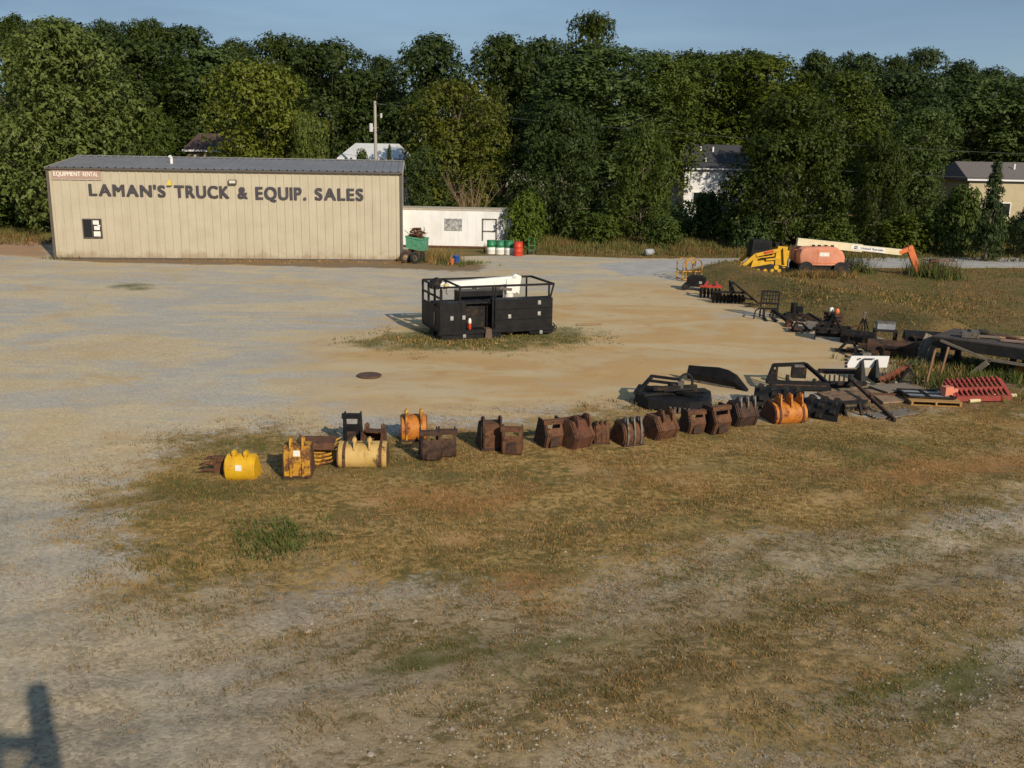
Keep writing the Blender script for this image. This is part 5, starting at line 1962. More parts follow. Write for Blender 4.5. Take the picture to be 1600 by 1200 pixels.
def pallet(label, px, py, rz, wx=1.2, wy=1.0, m=WOODT, z=0.):
    o = ground_thing('pallet', label, 'pallet', px, py, rz)
    mb = MB()
    for i in range(7):
        y = -wy / 2 + .05 + i * (wy - .1) / 6
        mb.box(0, y, .125 + z, wx, .1, .02)
    mb.build('top_boards', m, o)
    mb = MB()
    for x in (-wx / 2 + .05, 0, wx / 2 - .05):
        mb.box(x, 0, .068 + z, .05, wy, .09)
    mb.build('stringers', m, o)
    mb = MB()
    for y in (-wy / 2 + .06, 0, wy / 2 - .06):
        mb.box(0, y, .012 + z, wx, .1, .018)
    mb.build('bottom_boards', m, o)
    return o


slab('rusty_sheet', 'flat brown rusty sheet lying left of the long sloping drawbar', 'sheet', ((1276, 616), (1352, 612), (1368, 628), (1310, 634)), .05, mat('sheet_rust', (.17, .105, .06), (.22, .14, .08), 3, (.09, .05, .03), .56, 6, rough=.85))
slab('rusty_sheet', 'flat tan rusty sheet lying right of the long sloping drawbar', 'sheet', ((1352, 611), (1420, 614), (1432, 628), (1380, 632)), .05, mat('sheet_tan', (.24, .165, .10), (.19, .12, .07), 3, (.10, .06, .035), .6, 6, rough=.85))
pallet('grey wooden pallet lying behind the flat tan sheet', 1400, 612, .35, 1.3, .8, WOOD)
pallet('yellowish wooden pallet under the grey glass panel', 1456, 630, -.1, 1.35, .75, mat('yellow_wood', (.38, .22, .07), (.28, .16, .06), 5, rough=.85, stretch=(1, 8, 8)))
o = ground_thing('glass_panel', 'grey glass door panel with dark frame resting on the yellowish pallet', 'panel', 1450, 627, -.12)
m = MB()
for a_, b_ in (((-.6, -.3), (.6, -.3)), ((.6, -.3), (.5, .5)), ((.5, .5), (-.7, .5)), ((-.7, .5), (-.6, -.3)), ((-.05, -.3), (-.1, .5)), ((-.65, .1), (.55, .1))):
    m.bar((*a_, .19), (*b_, .19), .06, .05)
m.build('frame', BLACKR, o)
MB().add([(-.6, -.3, .18), (.6, -.3, .18), (.5, .5, .18), (-.7, .5, .18), (-.6, -.3, .165), (.6, -.3, .165), (.5, .5, .165), (-.7, .5, .165)], [(0, 1, 2, 3), (7, 6, 5, 4), (0, 4, 5, 1), (1, 5, 6, 2), (2, 6, 7, 3), (3, 7, 4, 0)]).build('pane', GREYG, o)

a, b = gat(1326, 610), gat(1398, 660)
d = b - a
o = thing('drawbar', 'long dark drawbar sloping down across the rusty sheets to a point in the grass', 'drawbar', a, math.atan2(d.y, d.x), GA)
Ld = d.length
MB().bar((0, 0, .34), (Ld, 0, .05), .07, .08).bar((Ld * .55, 0, .1), (Ld * .5, 0, .3), .08).build('bar', RUSTD, o)
MB().bar((.0, -.35, .2), (.0, .35, .2), .1).bar((0, 0, .2), (0, 0, .45), .08).build('crosspiece', BLACKR, o)
o = ground_thing('metal_stand', 'low black steel stand left of the sloping drawbar', 'stand', 1330, 648, .2)
m = MB()
for x in (-.2, .25):
    m.bar((x, -.1, 0), (x, .1, .3), .07)
m.bar((-.3, .1, .3), (.5, .15, .3), .09)
m.bar((.25, .1, .28), (.6, .3, .05), .06)
m.build('frame', BLACKR, o)
for i, (x, y, lab) in enumerate(((1380, 651, 'grey slatted grate lying under the tip of the drawbar'), (1408, 647, 'grey slatted grate lying right of the drawbar tip'))):
    o = ground_thing('grate', lab, 'grate', x, y, .25 + .15 * i)
    m = MB()
    for j in range(4):
        m.box(0, -.2 + .13 * j, .05, .75, .055, .05)
    m.build('slats', GREYST, o)
    m = MB()
    for xx in (-.3, .3):
        m.box(xx, 0, .02, .05, .5, .03)
    m.build('crossbars', RUSTD, o)

# stakes
for px, py, pt, lab in ((1446, 604, 547, 'tall brown wooden stake, nearer of the two by the dark flatbed'), (1468, 592, 543, 'tall brown wooden stake, farther of the two by the dark flatbed')):
    p = gat(px, py)
    z = aty(px + 10, pt, p.y).z
    o = tag(MB().bar((0, 0, 0), (.17, .05, z), .055, .055).build('stake', mat('stake_wood', (.22, .12, .06), (.16, .09, .05), 5, rough=.85)), lab, 'stake', 'wooden stakes in the weeds')
    o.location = p

# red rake
p = gat(1492, 629)
o = thing('tine_harrow', 'faded red tine harrow with a row of slanted bars lying in weeds', 'harrow', p, .33, GA)
m = MB()
Lh = 1.75
m.bar((.0, .0, .12), (Lh * .95, -.25, .10), .14).bar((.15, .6, .42), (Lh, .30, .48), .10)
m.bar((0, 0, .12), (.15, .6, .42), .1).bar((Lh * .95, -.25, .1), (Lh, .3, .48), .1)
m.bar((.08, .28, .30), (Lh * .98, .02, .31), .10)
m.build('frame', REDT, o)
for i in range(11):
    t = (i + .5) / 11
    MB().bar((.1 + t * (Lh - .15), .60 - .3 * t, .52 + .05 * t), (.05 + t * (Lh - .1), .0 - .24 * t, .14), .05, .06).build('tine', REDT, o)
MB().box(-.18, .15, .32, .26, .2, .24).bar((-.05, .15, .3), (.2, .2, .3), .1).build('hitch', mat('salmon_paint', (.56, .19, .12), rough=.6), o)
p = gat(1516, 632)
for i, (px, py, l, an, lab) in enumerate(((1522, 629, .35, .3, 'short cream pipe piece at the left foot of the red harrow'), (1542, 625, .42, .25, 'cream pipe piece in front of the middle of the red harrow'), (1566, 621, .8, .12, 'longest cream pipe piece at the right foot of the red harrow'))):
    q = gat(px, py)
    e = tag(MB().tube([(-l / 2, 0, .06), (l / 2, 0, .06)], .055, 10).build('pipe_piece', mat('cream_pipe', (.55, .47, .28), (.48, .4, .22), 4, rough=.6), None, True), lab, 'pipe', 'cream pipe pieces by the red harrow')
    e.location, e.rotation_euler.z = q, an

# long dark flatbed frame at the right edge
a, b = gat(1450, 574), gat(1640, 604)
d = b - a
fa = math.atan2(d.y, d.x)
o = thing('flatbed_frame', 'long black steel flatbed deck standing on legs at the right edge of the yard', 'flatbed', a, fa)
Lf = d.length * 1.25
zt_ = aty(1450, 524, a.y + .1).z
print('flatbed', Lf, zt_)
FB = mat('flatbed_black', (.011, .011, .012), (.022, .019, .016), 3, (.05, .03, .02), .66, 6, rough=.7)
m = MB()
m.span(0, Lf, 0, .12, zt_ - .34, zt_ - .02)
m.span(0, Lf, 1.9, 2.02, zt_ - .4, zt_ - .02)
m.span(-.02, .1, .12, 1.9, zt_ - .35, zt_ - .03)
m.build('side_beam', FB, o)
MB().span(0.02, Lf, .0, 2.0, zt_ - .019, zt_ + .02).build('deck', mat('deck_grey', (.05, .042, .038), (.08, .063, .052), 3, (.05, .035, .03), .58, 5, rough=.85), o)
m = MB()
m.bar((.3, -.06, zt_ - .08), (Lf * .42, -.06, zt_ - .5), .06, .07)
m.bar((Lf * .40, -.06, zt_ - .46), (Lf, -.06, zt_ - .48), .06, .08)
m.build('rub_rail', WOOD, o)
for x in (.25, Lf * .52, Lf * .8):
    MB().span(x, x + .16, .2, .36, 0, zt_ - .33).build('leg', FB, o)
    MB().span(x, x + .16, 1.6, 1.76, 0, zt_ - .4).build('leg', FB, o)
m = MB()
m.bar((Lf * .30, -.1, .0), (Lf * .40, -.08, zt_ - .55), .12, .16)
m.build('brace', WOOD, o)
ca, sa2 = math.cos(fa), math.sin(fa)
fl_ = lambda x, y, z=0: Vector((a.x + x * ca - y * sa2, a.y + x * sa2 + y * ca, z))
FJ = 'scrap lying on the flatbed deck'
for i, (x, y, l, an, m_, lab) in enumerate(((1.2, .8, 1.1, .3, WOOD, 'pale grey plank lying on the left part of the black flatbed'), (1.5, 1.3, 1.4, -.15, RUST, 'brown rusty strip lying on the back of the black flatbed'),
                                            (2.3, .7, .9, .1, mat('pinkish_board', (.30, .19, .15), (.24, .15, .12), 5, rough=.85), 'pinkish board lying on the middle of the black flatbed'), (2.1, 1.4, 1.2, .5, WOODT, 'tan board lying skewed on the black flatbed'))):
    e = tag(MB().bar((-l / 2, 0, .03), (l / 2, 0, .05), .22, .05).build('board', m_), lab, 'board', FJ)
    e.location, e.rotation_euler.z = fl_(x, y, zt_ + .025), fa + an
e = tag(MB().ring((0, 0, .08), (0, .2, 1), .26, .07, 18, 8).build('tyre', RUBBER, None, True), 'small worn tyre lying on the left part of the black flatbed', 'tyre', FJ)
e.location = fl_(.95, 1.3, zt_ + .03)
e = tag(MB().box(0, 0, .1, .5, .3, .18).box(.1, -.02, .22, .22, .2, .08).build('steel_block', GREYST), 'grey steel block lying on the flatbed beside the small tyre', 'scrap', FJ)
e.location, e.rotation_euler.z = fl_(1.0, .5, zt_ + .025), fa + .3

# planks leaning on the flatbed's left end
for i, (pxb, pyb, pxt, pyt, lab) in enumerate(((1434, 556, 1450, 522, 'grey plank leaning steeply, leftmost of three by the flatbed end'), (1441, 560, 1455, 524, 'grey plank leaning steeply, middle of three by the flatbed end'), (1449, 564, 1462, 531, 'pale plank leaning steeply, rightmost of three by the flatbed end'))):
    p = gat(pxb, pyb)
    t = aty(pxt, pyt, p.y + .35) - p
    e = tag(MB().bar((0, 0, 0), t, .16, .04, (0, -1, .3)).build('plank', WOOD), lab, 'plank', 'planks leaning by the flatbed')
    e.location = p

p = fl_(Lf * .70, .55)
o = thing('plastic_barrel', 'blue plastic barrel tucked under the black flatbed at the right edge', 'barrel', p, 0)
MB().lathe([(.22, 0), (.27, .08), (.285, .4), (.27, .74), (.2, .82)], 20).build('body', BLUE, o, True)
MB().ring((0, 0, .2), (0, 0, 1), .285, .015, 20, 6).ring((0, 0, .6), (0, 0, 1), .285, .015, 20, 6).build('hoop', BLUE, o, True)
p = fl_(Lf * .56, .5)
o = tag(MB().box(0, 0, .22, .5, .35, .3).box(.0, 0, .42, .3, .2, .1).build('rusty_gearbox', RUSTO), 'orange rusty gearbox sitting under the black flatbed', 'gearbox')
o.location = p

# ------------------------------------------------------------------ row of gear running back along the lot
GR = 'gear parked along the far edge of the lot'


def gear(name, label, cat, px, py, rz=0.):
    return thing(name, label, cat, gat(px, py), rz, GR)


o = gear('tube_rack', 'yellow tubular steel hoop rack at the far end of the gear row', 'rack', 1076, 438, .15)
s = mpp(gat(1076, 438))
w, h = 15 * s, 32 * s
for y in (-.5, .5):
    MB().tube([(-w, y, 0), (-w, y, h * .8), (-w * .7, y, h), (-.15 * w, y, h), (0, y, h * .82), (0, y, 0)], .035, 8).tube([(0, y, h * .5), (.2 * w, y, h), (.8 * w, y, h), (w, y, h * .8), (w, y, 0)], .035, 8).build('hoop', YELLOWR, o, True)
m = MB()
for z in (.06, h * .45):
    for x in (-w, w):
        m.tube([(x, -.5, z), (x, .5, z)], .03, 8)
    m.tube([(-w, -.5, z), (w, -.5, z)], .03, 8)
m.build('cross_tube', YELLOWR, o, True)

o = gear('power_unit', 'black boxy engine unit with bright latch beside the yellow hoop rack', 'engine', 1087, 453, -.3)
MB().span(-.42, .45, -.35, .35, .2, .62).build('housing', BLACK, o)
MB().span(-.3, .3, -.25, .25, .621, .72).build('hood', BLACKR, o)
MB().box(.25, -.36, .42, .14, .02, .12).build('badge', SILVER, o)
MB().tube([(-.5, -.38, .16), (-.5, .38, .16)], .16, 14).tube([(.4, -.38, .16), (.4, .38, .16)], .16, 14).build('wheel', RUBBER, o, True)
MB().tube([(-.2, .1, .7), (-.2, .1, .95)], .035, 8).build('exhaust', RUSTD, o)


def disc_gang(o, x0, x1, y, n, R_=.26, m=BLACKR):
    for i in range(n):
        x = x0 + (x1 - x0) * i / (n - 1)
        MB().tube([(x - .03, y, R_), (x, y + .01, R_), (x + .03, y + .02, R_)], [R_, R_ * .8, .03], 16).build('disc', m, o, True)
    MB().tube([(x0 - .1, y, R_), (x1 + .1, y, R_)], .03, 8).build('axle', RUSTD, o)


o = gear('disc_harrow', 'disc harrow with dark discs and red upper frame in the gear row', 'disc harrow', 1110, 466, -.25)
disc_gang(o, -.42, .42, -.1, 6, .25)
m = MB().bar((-.5, -.1, .55), (.5, -.1, .55), .08).bar((-.4, .5, .5), (.4, .5, .55), .08).bar((-.3, -.1, .55), (-.2, .5, .7), .07).bar((.3, -.1, .55), (.2, .5, .7), .07)
m.build('frame', REDP, o)
o = gear('disc_plough', 'long black disc plough with a close row of discs next to the red framed harrow', 'disc plough', 1136, 474, -.12)
disc_gang(o, -.6, .7, -.05, 9, .22, BLACK)
m = MB().bar((-.7, 0, .5), (.8, .02, .5), .09).bar((.1, 0, .5), (.1, .55, .95), .08).bar((.1, .55, .95), (.3, -.2, .5), .06)
m.build('frame', BLACK, o)
o = gear('boom_pole', 'black three point boom pole sloping to the ground right of the disc plough', 'boom pole', 1160, 476, -.35)
m = MB().bar((-.55, .3, .95), (.7, -.1, .12), .07).bar((-.55, .3, .95), (-.6, .2, .0), .07).bar((-.6, .2, .35), (.5, .0, .25), .06).bar((-.55, .5, .0), (-.55, .3, .95), .06)
m.build('frame', BLACKR, o)
MB().tube([(.7, -.14, .1), (.7, .0, .1)], .09, 10).build('foot', RUSTD, o)

o = gear('fork_carriage', 'black pallet fork carriage with upright grid back standing in the gear row', 'fork carriage', 1200, 497, -.12)
s = mpp(gat(1200, 497))
w, h = 13 * s, 41 * s
m = MB()
for x in (-w, w):
    m.bar((x, 0, 0), (x + .05, .1, h), .07)
for z in (.35, .55, 1.):
    m.bar((-w, .1 * z, h * z), (w, .1 * z, h * z), .07)
m.build('frame', BLACK, o)
m = MB()
for i in range(1, 6):
    x = -w + 2 * w * i / 6
    m.bar((x, .06, h * .56), (x + .03, .1, h * .99), .035)
for z in (.7, .85):
    m.bar((-w, .09, h * z), (w, .09, h * z), .03)
m.build('guard', BLACK, o)
for x in (-.55 * w, .55 * w):
    MB().bar((x, -.03, h * .35), (x, -.03, .04), .1, .05).bar((x, -.03, .04), (x, -.95, .03), .1, .04, (0, 0, 1)).build('fork', BLACKR, o)
MB().tube([(-w - .3, -.5, .02), (-w - .25, -.5, .35), (-w, -.1, .45)], .03, 8).build('hose', RUBBER, o)

o = gear('post_driver', 'short dark post driver with a small wheel lying right of the fork carriage', 'post driver', 1222, 506, -.6)
MB().bar((-.45, .2, .45), (.35, -.15, .12), .13).build('body', BLACKR, o)
MB().tube([(.38, -.3, .13), (.38, -.18, .13)], .14, 14).tube([(.2, .02, .1), (.2, .14, .1)], .1, 12).build('wheel', RUSTD, o, True)
MB().tube([(-.5, .2, .5), (-.65, .3, .2), (-.3, .4, .03)], .03, 6).build('hose', RUBBER, o)

gl = [(1243, 497, 'trencher', 'dark trencher with upright motor half way along the gear row', -.35), (1262, 512, 'plough', 'dark plough with bent shanks lying flat in the gear row', -.2), (1290, 518, 'scraper', 'low dark box scraper with round bar ends in the gear row', -.25)]
o = gear('trencher', gl[0][3], 'trencher', 1243, 500, -.35)
MB().bar((-.5, 0, .2), (.6, -.1, .25), .18, .1).span(-.4, .1, -.2, .2, .0, .3).build('frame', BLACKR, o)
MB().tube([(-.1, 0, .3), (-.1, 0, .7)], .13, 12).box(.15, .0, .45, .22, .2, .25).build('motor', BLACK, o, True)
MB().bar((.2, -.1, .24), (1.0, -.35, .12), .14, .16).build('chain_bar', RUSTD, o)
o = gear('plough', gl[1][3], 'plough', 1268, 514, -.2)
MB().bar((-.7, .1, .3), (.7, -.05, .26), .09).bar((-.4, .1, .3), (-.1, .55, .5), .07).bar((.4, 0, .28), (-.1, .55, .5), .07).build('frame', BLACKR, o)
for x in (-.55, -.1, .4):
    MB().tube([(x, .05, .3), (x - .05, -.15, .2), (x + .08, -.3, .03)], [.04, .04, .015], 6).build('shank', RUSTD, o)
MB().add([(-.3, -.4, .02), (.15, -.5, .02), (.2, -.2, .3), (-.25, -.1, .32)], [(0, 1, 2, 3)]).add([(-.3, -.38, .03), (.15, -.48, .03), (.2, -.18, .31), (-.25, -.08, .33)], [(3, 2, 1, 0)]).build('blade', GREYST, o)
o = gear('box_scraper', gl[2][3], 'box scraper', 1300, 530, -.3)
MB().span(-.6, .6, .15, .2, .05, .5).span(-.62, -.58, -.35, .2, .0, .48).span(.58, .62, -.35, .2, .0, .48).bar((-.6, -.25, .42), (.6, -.25, .42), .07).build('box', BLACKR, o)
MB().bar((-.25, -.2, .45), (0, .2, .85), .06).bar((.25, -.2, .45), (0, .2, .85), .06).build('mast', BLACK, o)
for px, py, m_, lab in ((1297, 506, WHITE, 'small white jug standing on the gear row before the black hopper'), (1306, 508, ORANGE, 'small orange jug standing beside the white one in the gear row')):
    o = gear('jug', lab, 'jug', px, py, .3)
    o.location.z = .45
    MB().lathe([(.07, 0), (.09, .03), (.09, .15), (.04, .22)], 12).build('body', m_, o, True)
    MB().lathe([(.03, .22), (.03, .26)], 8).build('cap', BLACKR, o)
    e = gear('crate', lab.replace('small', 'dark crate carrying the small').replace(' standing', '')[:90], 'crate', px, py, .2)
    mm = MB()
    for zz_ in (.08, .22, .36):
        mm.span(-.2, .2, -.2, -.17, zz_ - .05, zz_ + .05).span(-.2, .2, .17, .2, zz_ - .05, zz_ + .05).span(-.2, -.17, -.17, .17, zz_ - .05, zz_ + .05).span(.17, .2, -.17, .17, zz_ - .05, zz_ + .05)
    mm.span(-.2, .2, -.2, .2, .415, .44)
    mm.build('slats', RUSTD, e)


def loader_bucket(label, px, py, rz, w, h, d, m, edge=GREYST):
    o = gear('loader_bucket', label, 'loader bucket', px, py, rz)
    P = [(d, 0), (.15 * d, 0), (.0, .2 * h), (.0, .75 * h), (.2 * d, h), (.32 * d, h)]
    MB().shell(P, -w / 2, w / 2, .03).build('shell', m, o)
    for s_ in (-1, 1):
        MB().prism([(d, 0), (.15 * d, 0), (0, .2 * h), (0, .75 * h), (.2 * d, h), (.32 * d, h)], s_ * (w / 2 + .012) - .012, s_ * (w / 2 + .012) + .012).build('side_plate', m, o)
    MB().span(-w / 2, w / 2, d - .05, d + .08, -.01, .025).build('cutting_edge', edge, o)
    e = MB()
    for x in (-.25, .25):
        e.span(x - .03, x + .03, -.15, .02, .2 * h, .8 * h)
    e.span(-.35, .35, -.16, -.1, .65 * h, .8 * h)
    e.build('mount_plate', BLACKR, o)
    return o


loader_bucket('black loader bucket with rolled top beside the low dark box scraper', 1338, 538, R(-35), 1.15, .46, .55, BLACKR)
loader_bucket('wide dark rusty loader bucket in front of the leaning planks', 1392, 560, R(-20), 1.55, .55, .7, RUSTD)
loader_bucket('black loader bucket tipped behind the wide rusty one, next to the flatbed', 1440, 546, R(-15), 1.2, .55, .6, BLACK)
o = gear('tool_box', 'grey metal tool box sitting on the black loader bucket pile', 'tool box', 1381, 535, -.2)
o.location.z = .5
MB().span(-.3, .3, -.16, .16, 0, .2).build('body', mat('box_grey', (.26, .28, .31), (.2, .21, .24), 4, rough=.5), o)
MB().span(-.31, .31, -.17, .17, .201, .26).build('lid', GREYST, o)
MB().tube([(-.1, 0, .26), (-.1, 0, .31), (.1, 0, .31), (.1, 0, .26)], .012, 5).build('handle', BLACKR, o)
e = gear('skid_frame', 'low black steel frame under the grey metal tool box', 'frame', 1381, 537, -.2)
m = MB()
for x in (-.35, .35):
    for y in (-.2, .2):
        m.bar((x, y, 0), (x, y, .46), .06)
m.span(-.4, .4, -.25, .25, .46, .495)
m.build('frame', BLACKR, e)
for i, (px, py, rz, lab) in enumerate(((1325, 552, -.5, 'dark hitch frame lying on dirt just ahead of the black loader bucket'), (1350, 560, .2, 'dark steel weight with short bars lying ahead of the rusty loader bucket'), (1250, 520, -.2, 'dark flat attachment plate lying on dirt in front of the dark plough'))):
    o = gear('hitch_frame', lab, 'hitch', px, py, rz)
    m = MB().bar((-.45, 0, .08), (.45, .05, .1), .1).bar((-.3, 0, .1), (-.15, .35, .3), .07).bar((.3, 0, .1), (.1, .35, .3), .07).bar((-.15, .35, .3), (.1, .35, .3), .07)
    m.build('frame', BLACKR, o)
    MB().box(.1 - .1 * i, -.05, .16, .3, .22, .1).build('plate', RUSTD if i != 1 else GREYST, o)

# smaller pieces mixed into the row
def hoseloop(mb, cx, cy, R_, r, z, n=2):
    pts = [(cx + R_ * math.cos(t) * (1 + .12 * math.sin(t * .7)), cy + R_ * math.sin(t), z + .03 * t / 6.28) for t in [i * math.pi / 8 for i in range(16 * n)]]
    mb.tube(pts, r, 6)


for i, (name, cat, px, py, rz, lab) in enumerate((
        ('hose_coil', 'hose', 1282, 517, .2, 'black coiled hose lying right of the dark plough in the gear row'),
        ('angle_iron', 'bar', 1318, 527, -.5, 'grey angle iron leaning across the gear row left of the black loader bucket'),
        ('wheel_hub', 'wheel', 1232, 511, .3, 'rusty wheel hub lying flat beside the post driver'),
        ('jack_stand', 'stand', 1348, 521, .1, 'black jack stand upright behind the black loader bucket'),
        ('pipe_bundle', 'pipe', 1366, 545, -.3, 'dark pipes strapped together ahead of the grey metal tool box'),
        ('angle_iron', 'bar', 1412, 545, .6, 'brown angle iron sticking up between the two far loader buckets'),
        ('chain_heap', 'chain', 1340, 566, 0, 'small heap of rusty chain on dirt left of the white blade top'),
        ('spring_coil', 'spring', 1170, 480, .4, 'dark coil spring lying at the foot of the boom pole'),
        ('quick_hitch', 'hitch', 1420, 600, .2, 'dark quick hitch frame lying among weeds right of the auger'),
        ('angle_iron', 'bar', 1385, 622, -.2, 'thin rusty bar lying across the flat tan sheet'),
        ('wheel_hub', 'wheel', 1345, 640, .3, 'small rusty wheel hub in the grass left of the drawbar tip'),
        ('hose_coil', 'hose', 1470, 566, .2, 'black coiled hose lying under the left end of the flatbed'))):
    o = gear(name, lab, cat, px, py, rz)
    m = MB()
    if name == 'hose_coil':
        hoseloop(m, 0, 0, .28, .03, .04, 3)
        m.build('hose', RUBBER, o, True)
        MB().tube([(.26, 0, .1), (.5, .1, .12)], .03, 8).build('fitting', GREYST, o)
    elif name == 'angle_iron':
        m.bar((-.5, 0, .04), (.6, .1, .5 if px > 1300 and py < 560 else .06), .07, .015).bar((-.5, .035, .07), (.6, .135, .53 if px > 1300 and py < 560 else .09), .015, .07)
        m.build('bar', RUST if i % 2 else GREYST, o)
    elif name == 'wheel_hub':
        MB().lathe([(.20, 0), (.21, .04), (.12, .06), (.11, .14), (.05, .15)], 18).build('hub', RUST, o, True)
        for k_ in range(5):
            m.tube([(.15 * math.cos(k_ * 1.257), .15 * math.sin(k_ * 1.257), .03), (.15 * math.cos(k_ * 1.257), .15 * math.sin(k_ * 1.257), .1)], .014, 6)
        m.build('stud', GREYST, o)
    elif name == 'jack_stand':
        for a_ in range(4):
            t = a_ * math.pi / 2 + .8
            m.bar((.22 * math.cos(t), .22 * math.sin(t), 0), (.05 * math.cos(t), .05 * math.sin(t), .5), .04)
        m.build('leg_frame', BLACKR, o)
        MB().tube([(0, 0, .45), (0, 0, .72)], .035, 8).box(0, 0, .74, .12, .08, .04).build('post', GREYST, o)
    elif name == 'pipe_bundle':
        for q in ((0, .05), (.1, .05), (.05, .13)):
            m.tube([(-.55, q[0], q[1]), (.55, q[0], q[1])], .045, 10)
        m.build('pipes', RUSTD, o, True)
        MB().ring((0, .05, .08), (1, 0, 0), .11, .012, 14, 5).build('strap', GREYST, o)
    elif name == 'chain_heap':
        for q in range(26):
            a_, r_ = random.uniform(0, 6.28), random.uniform(0, .22)
            m.ring((r_ * math.cos(a_), r_ * math.sin(a_), .03 + .12 * (1 - r_ / .22) * random.random()), (random.uniform(-1, 1), random.uniform(-1, 1), random.uniform(0, 1)), .035, .01, 8, 5)
        m.build('links', RUST, o)
    elif name == 'spring_coil':
        m.tube([(-.2 + .4 * t / 40, .09 * math.cos(t * .9), .1 + .09 * math.sin(t * .9)) for t in range(41)], .014, 5)
        m.build('coil', BLACKR, o, True)
    else:
        m.bar((-.35, 0, .05), (.35, 0, .05), .08).bar((-.35, 0, .05), (0, .1, .45), .07).bar((.35, 0, .05), (0, .1, .45), .07)
        m.build('frame', BLACKR, o)
        MB().tube([(-.4, 0, .06), (-.48, 0, .06)], .04, 8).tube([(.4, 0, .06), (.48, 0, .06)], .04, 8).build('pin', GREYST, o)

# ------------------------------------------------------------------ track loader
p0 = at(1189, 425)
k = mpp(p0)
o = thing('track_loader', 'small yellow tracked skid loader with black cab parked by the road', 'track loader', (p0.x, p0.y, 0), .06)
lx = lambda px: (px - 1189) * k
lz = lambda py: (423.5 - py) * k + .0
for y in (-.62, .48):
    prof = [(lx(1165), 0.0), (lx(1212), 0.0), (lx(1221), .18), (lx(1215), .46), (lx(1198), .52), (lx(1172), .34), (lx(1158), .2)]
    vs = [(x, y, z) for x, z in prof] + [(x, y + .32, z) for x, z in prof]
    n = len(prof)
    tk = MB().add(vs, [tuple(range(n)), tuple(range(2 * n - 1, n - 1, -1))] + [(i, i + n, (i + 1) % n + n, (i + 1) % n) for i in range(n)]).build('track', RUBBER, o)
    wm = MB()
    for x in (1168, 1179, 1190, 1201, 1212):
        wm.tube([(lx(x), y - .015, .15), (lx(x), y, .15)], .11, 12)
    wm.tube([(lx(1207), y - .02, .34), (lx(1207), y, .34)], .14, 12)
    wm.build('roller', YELLOW, tk, True)
pr = [(lx(1168), .3), (lx(1224), .3), (lx(1225), .95), (lx(1222), 1.3), (lx(1205), 1.30), (lx(1200), 1.0), (lx(1172), .85)]
vs = [(x, -.50, z) for x, z in pr] + [(x, .48, z) for x, z in pr]
n = len(pr)
m = MB().add(vs, [tuple(range(n)), tuple(range(2 * n - 1, n - 1, -1))] + [(i, i + n, (i + 1) % n + n, (i + 1) % n) for i in range(n)])
m.span(lx(1150), lx(1190), -.58, .72, .14, .2)
m.span(lx(1205), lx(1225.5), -.60, -.501, .42, lz(388))
m.build('body', YELLOW, o)
pr = [(lx(1168), .85), (lx(1171), lz(374)), (lx(1174), lz(372.5)), (lx(1199), lz(374.5)), (lx(1201), lz(390)), (lx(1200), .95)]
vs = [(x, -.34, z) for x, z in pr] + [(x, .52, z) for x, z in pr]
n = len(pr)
cb = MB().add(vs, [tuple(range(n)), tuple(range(2 * n - 1, n - 1, -1))] + [(i, i + n, (i + 1) % n + n, (i + 1) % n) for i in range(n)]).build('cab', BLACK, o)
MB().add([(lx(1172), -.352, lz(388)), (lx(1197), -.352, lz(388)), (lx(1196), -.352, lz(377)), (lx(1174), -.352, lz(376))], [(0, 1, 2, 3)]).build('window', GLASS, cb)
for y in (-.66, .52):
    am = MB()
    am.bar((lx(1222), y + .07, lz(385)), (lx(1207), y + .07, lz(384)), .14, .2)
    am.bar((lx(1211), y + .07, lz(387)), (lx(1172), y + .07, lz(396)), .13, .19)
    am.bar((lx(1174), y + .07, lz(395)), (lx(1153), y + .07, lz(414)), .13, .2)
    am.bar((lx(1216), y + .07, lz(384)), (lx(1219), y + .07, lz(408)), .14, .34)
    am.bar((lx(1212), y + .07, lz(400)), (lx(1190), y + .07, lz(402)), .1, .13)
    am.build('lift_arm', YELLOW, o)
    MB().bar((lx(1204), y + .02, lz(398)), (lx(1180), y + .02, lz(401)), .07).build('lift_cylinder', BLACKR, o)
m = MB().bar((lx(1186), -.69, lz(392)), (lx(1200), -.69, lz(389)), .012, .12)
m.build('red_decal', REDD, o)
MB().span(lx(1207), lx(1220), -.2, .4, lz(384) + .001, lz(378)).tube([(lx(1216), -.3, lz(384)), (lx(1216), -.3, lz(376))], .06, 8).build('engine_cover', BLACKR, o)
MB().span(lx(1150), lx(1155), -.65, .7, .08, .62).bar((lx(1150), -.5, .1), (lx(1146), -.5, .04), .5, .05).build('coupler', YELLOWR, o)

# ------------------------------------------------------------------ boom lift
p0 = at(1280, 428)
k = mpp(p0)
o = thing('boom_lift', 'faded orange boom lift with long cream boom and drooping orange jib, parked in weeds', 'boom lift', (p0.x, p0.y, 0), 0.)
lx = lambda px: (px - 1280) * k
lz = lambda py: (427 - py) * k
c = MB()
c.span(lx(1246), lx(1306), -.85, .85, .35, .62).span(lx(1262), lx(1290), -.5, .5, .62, .78)
c.build('chassis', BLACKR, o)
for x in (1250, 1303):
    for y in (-.95, .85):
        w_ = MB().tube([(lx(x), y - .13, .4), (lx(x), y + .13, .4)], .40, 20).build('wheel', RUBBER, o, True)
        MB().tube([(lx(x), y - .145, .4), (lx(x), y - .131, .4)], .17, 14).build('rim', RUSTD, w_, True)
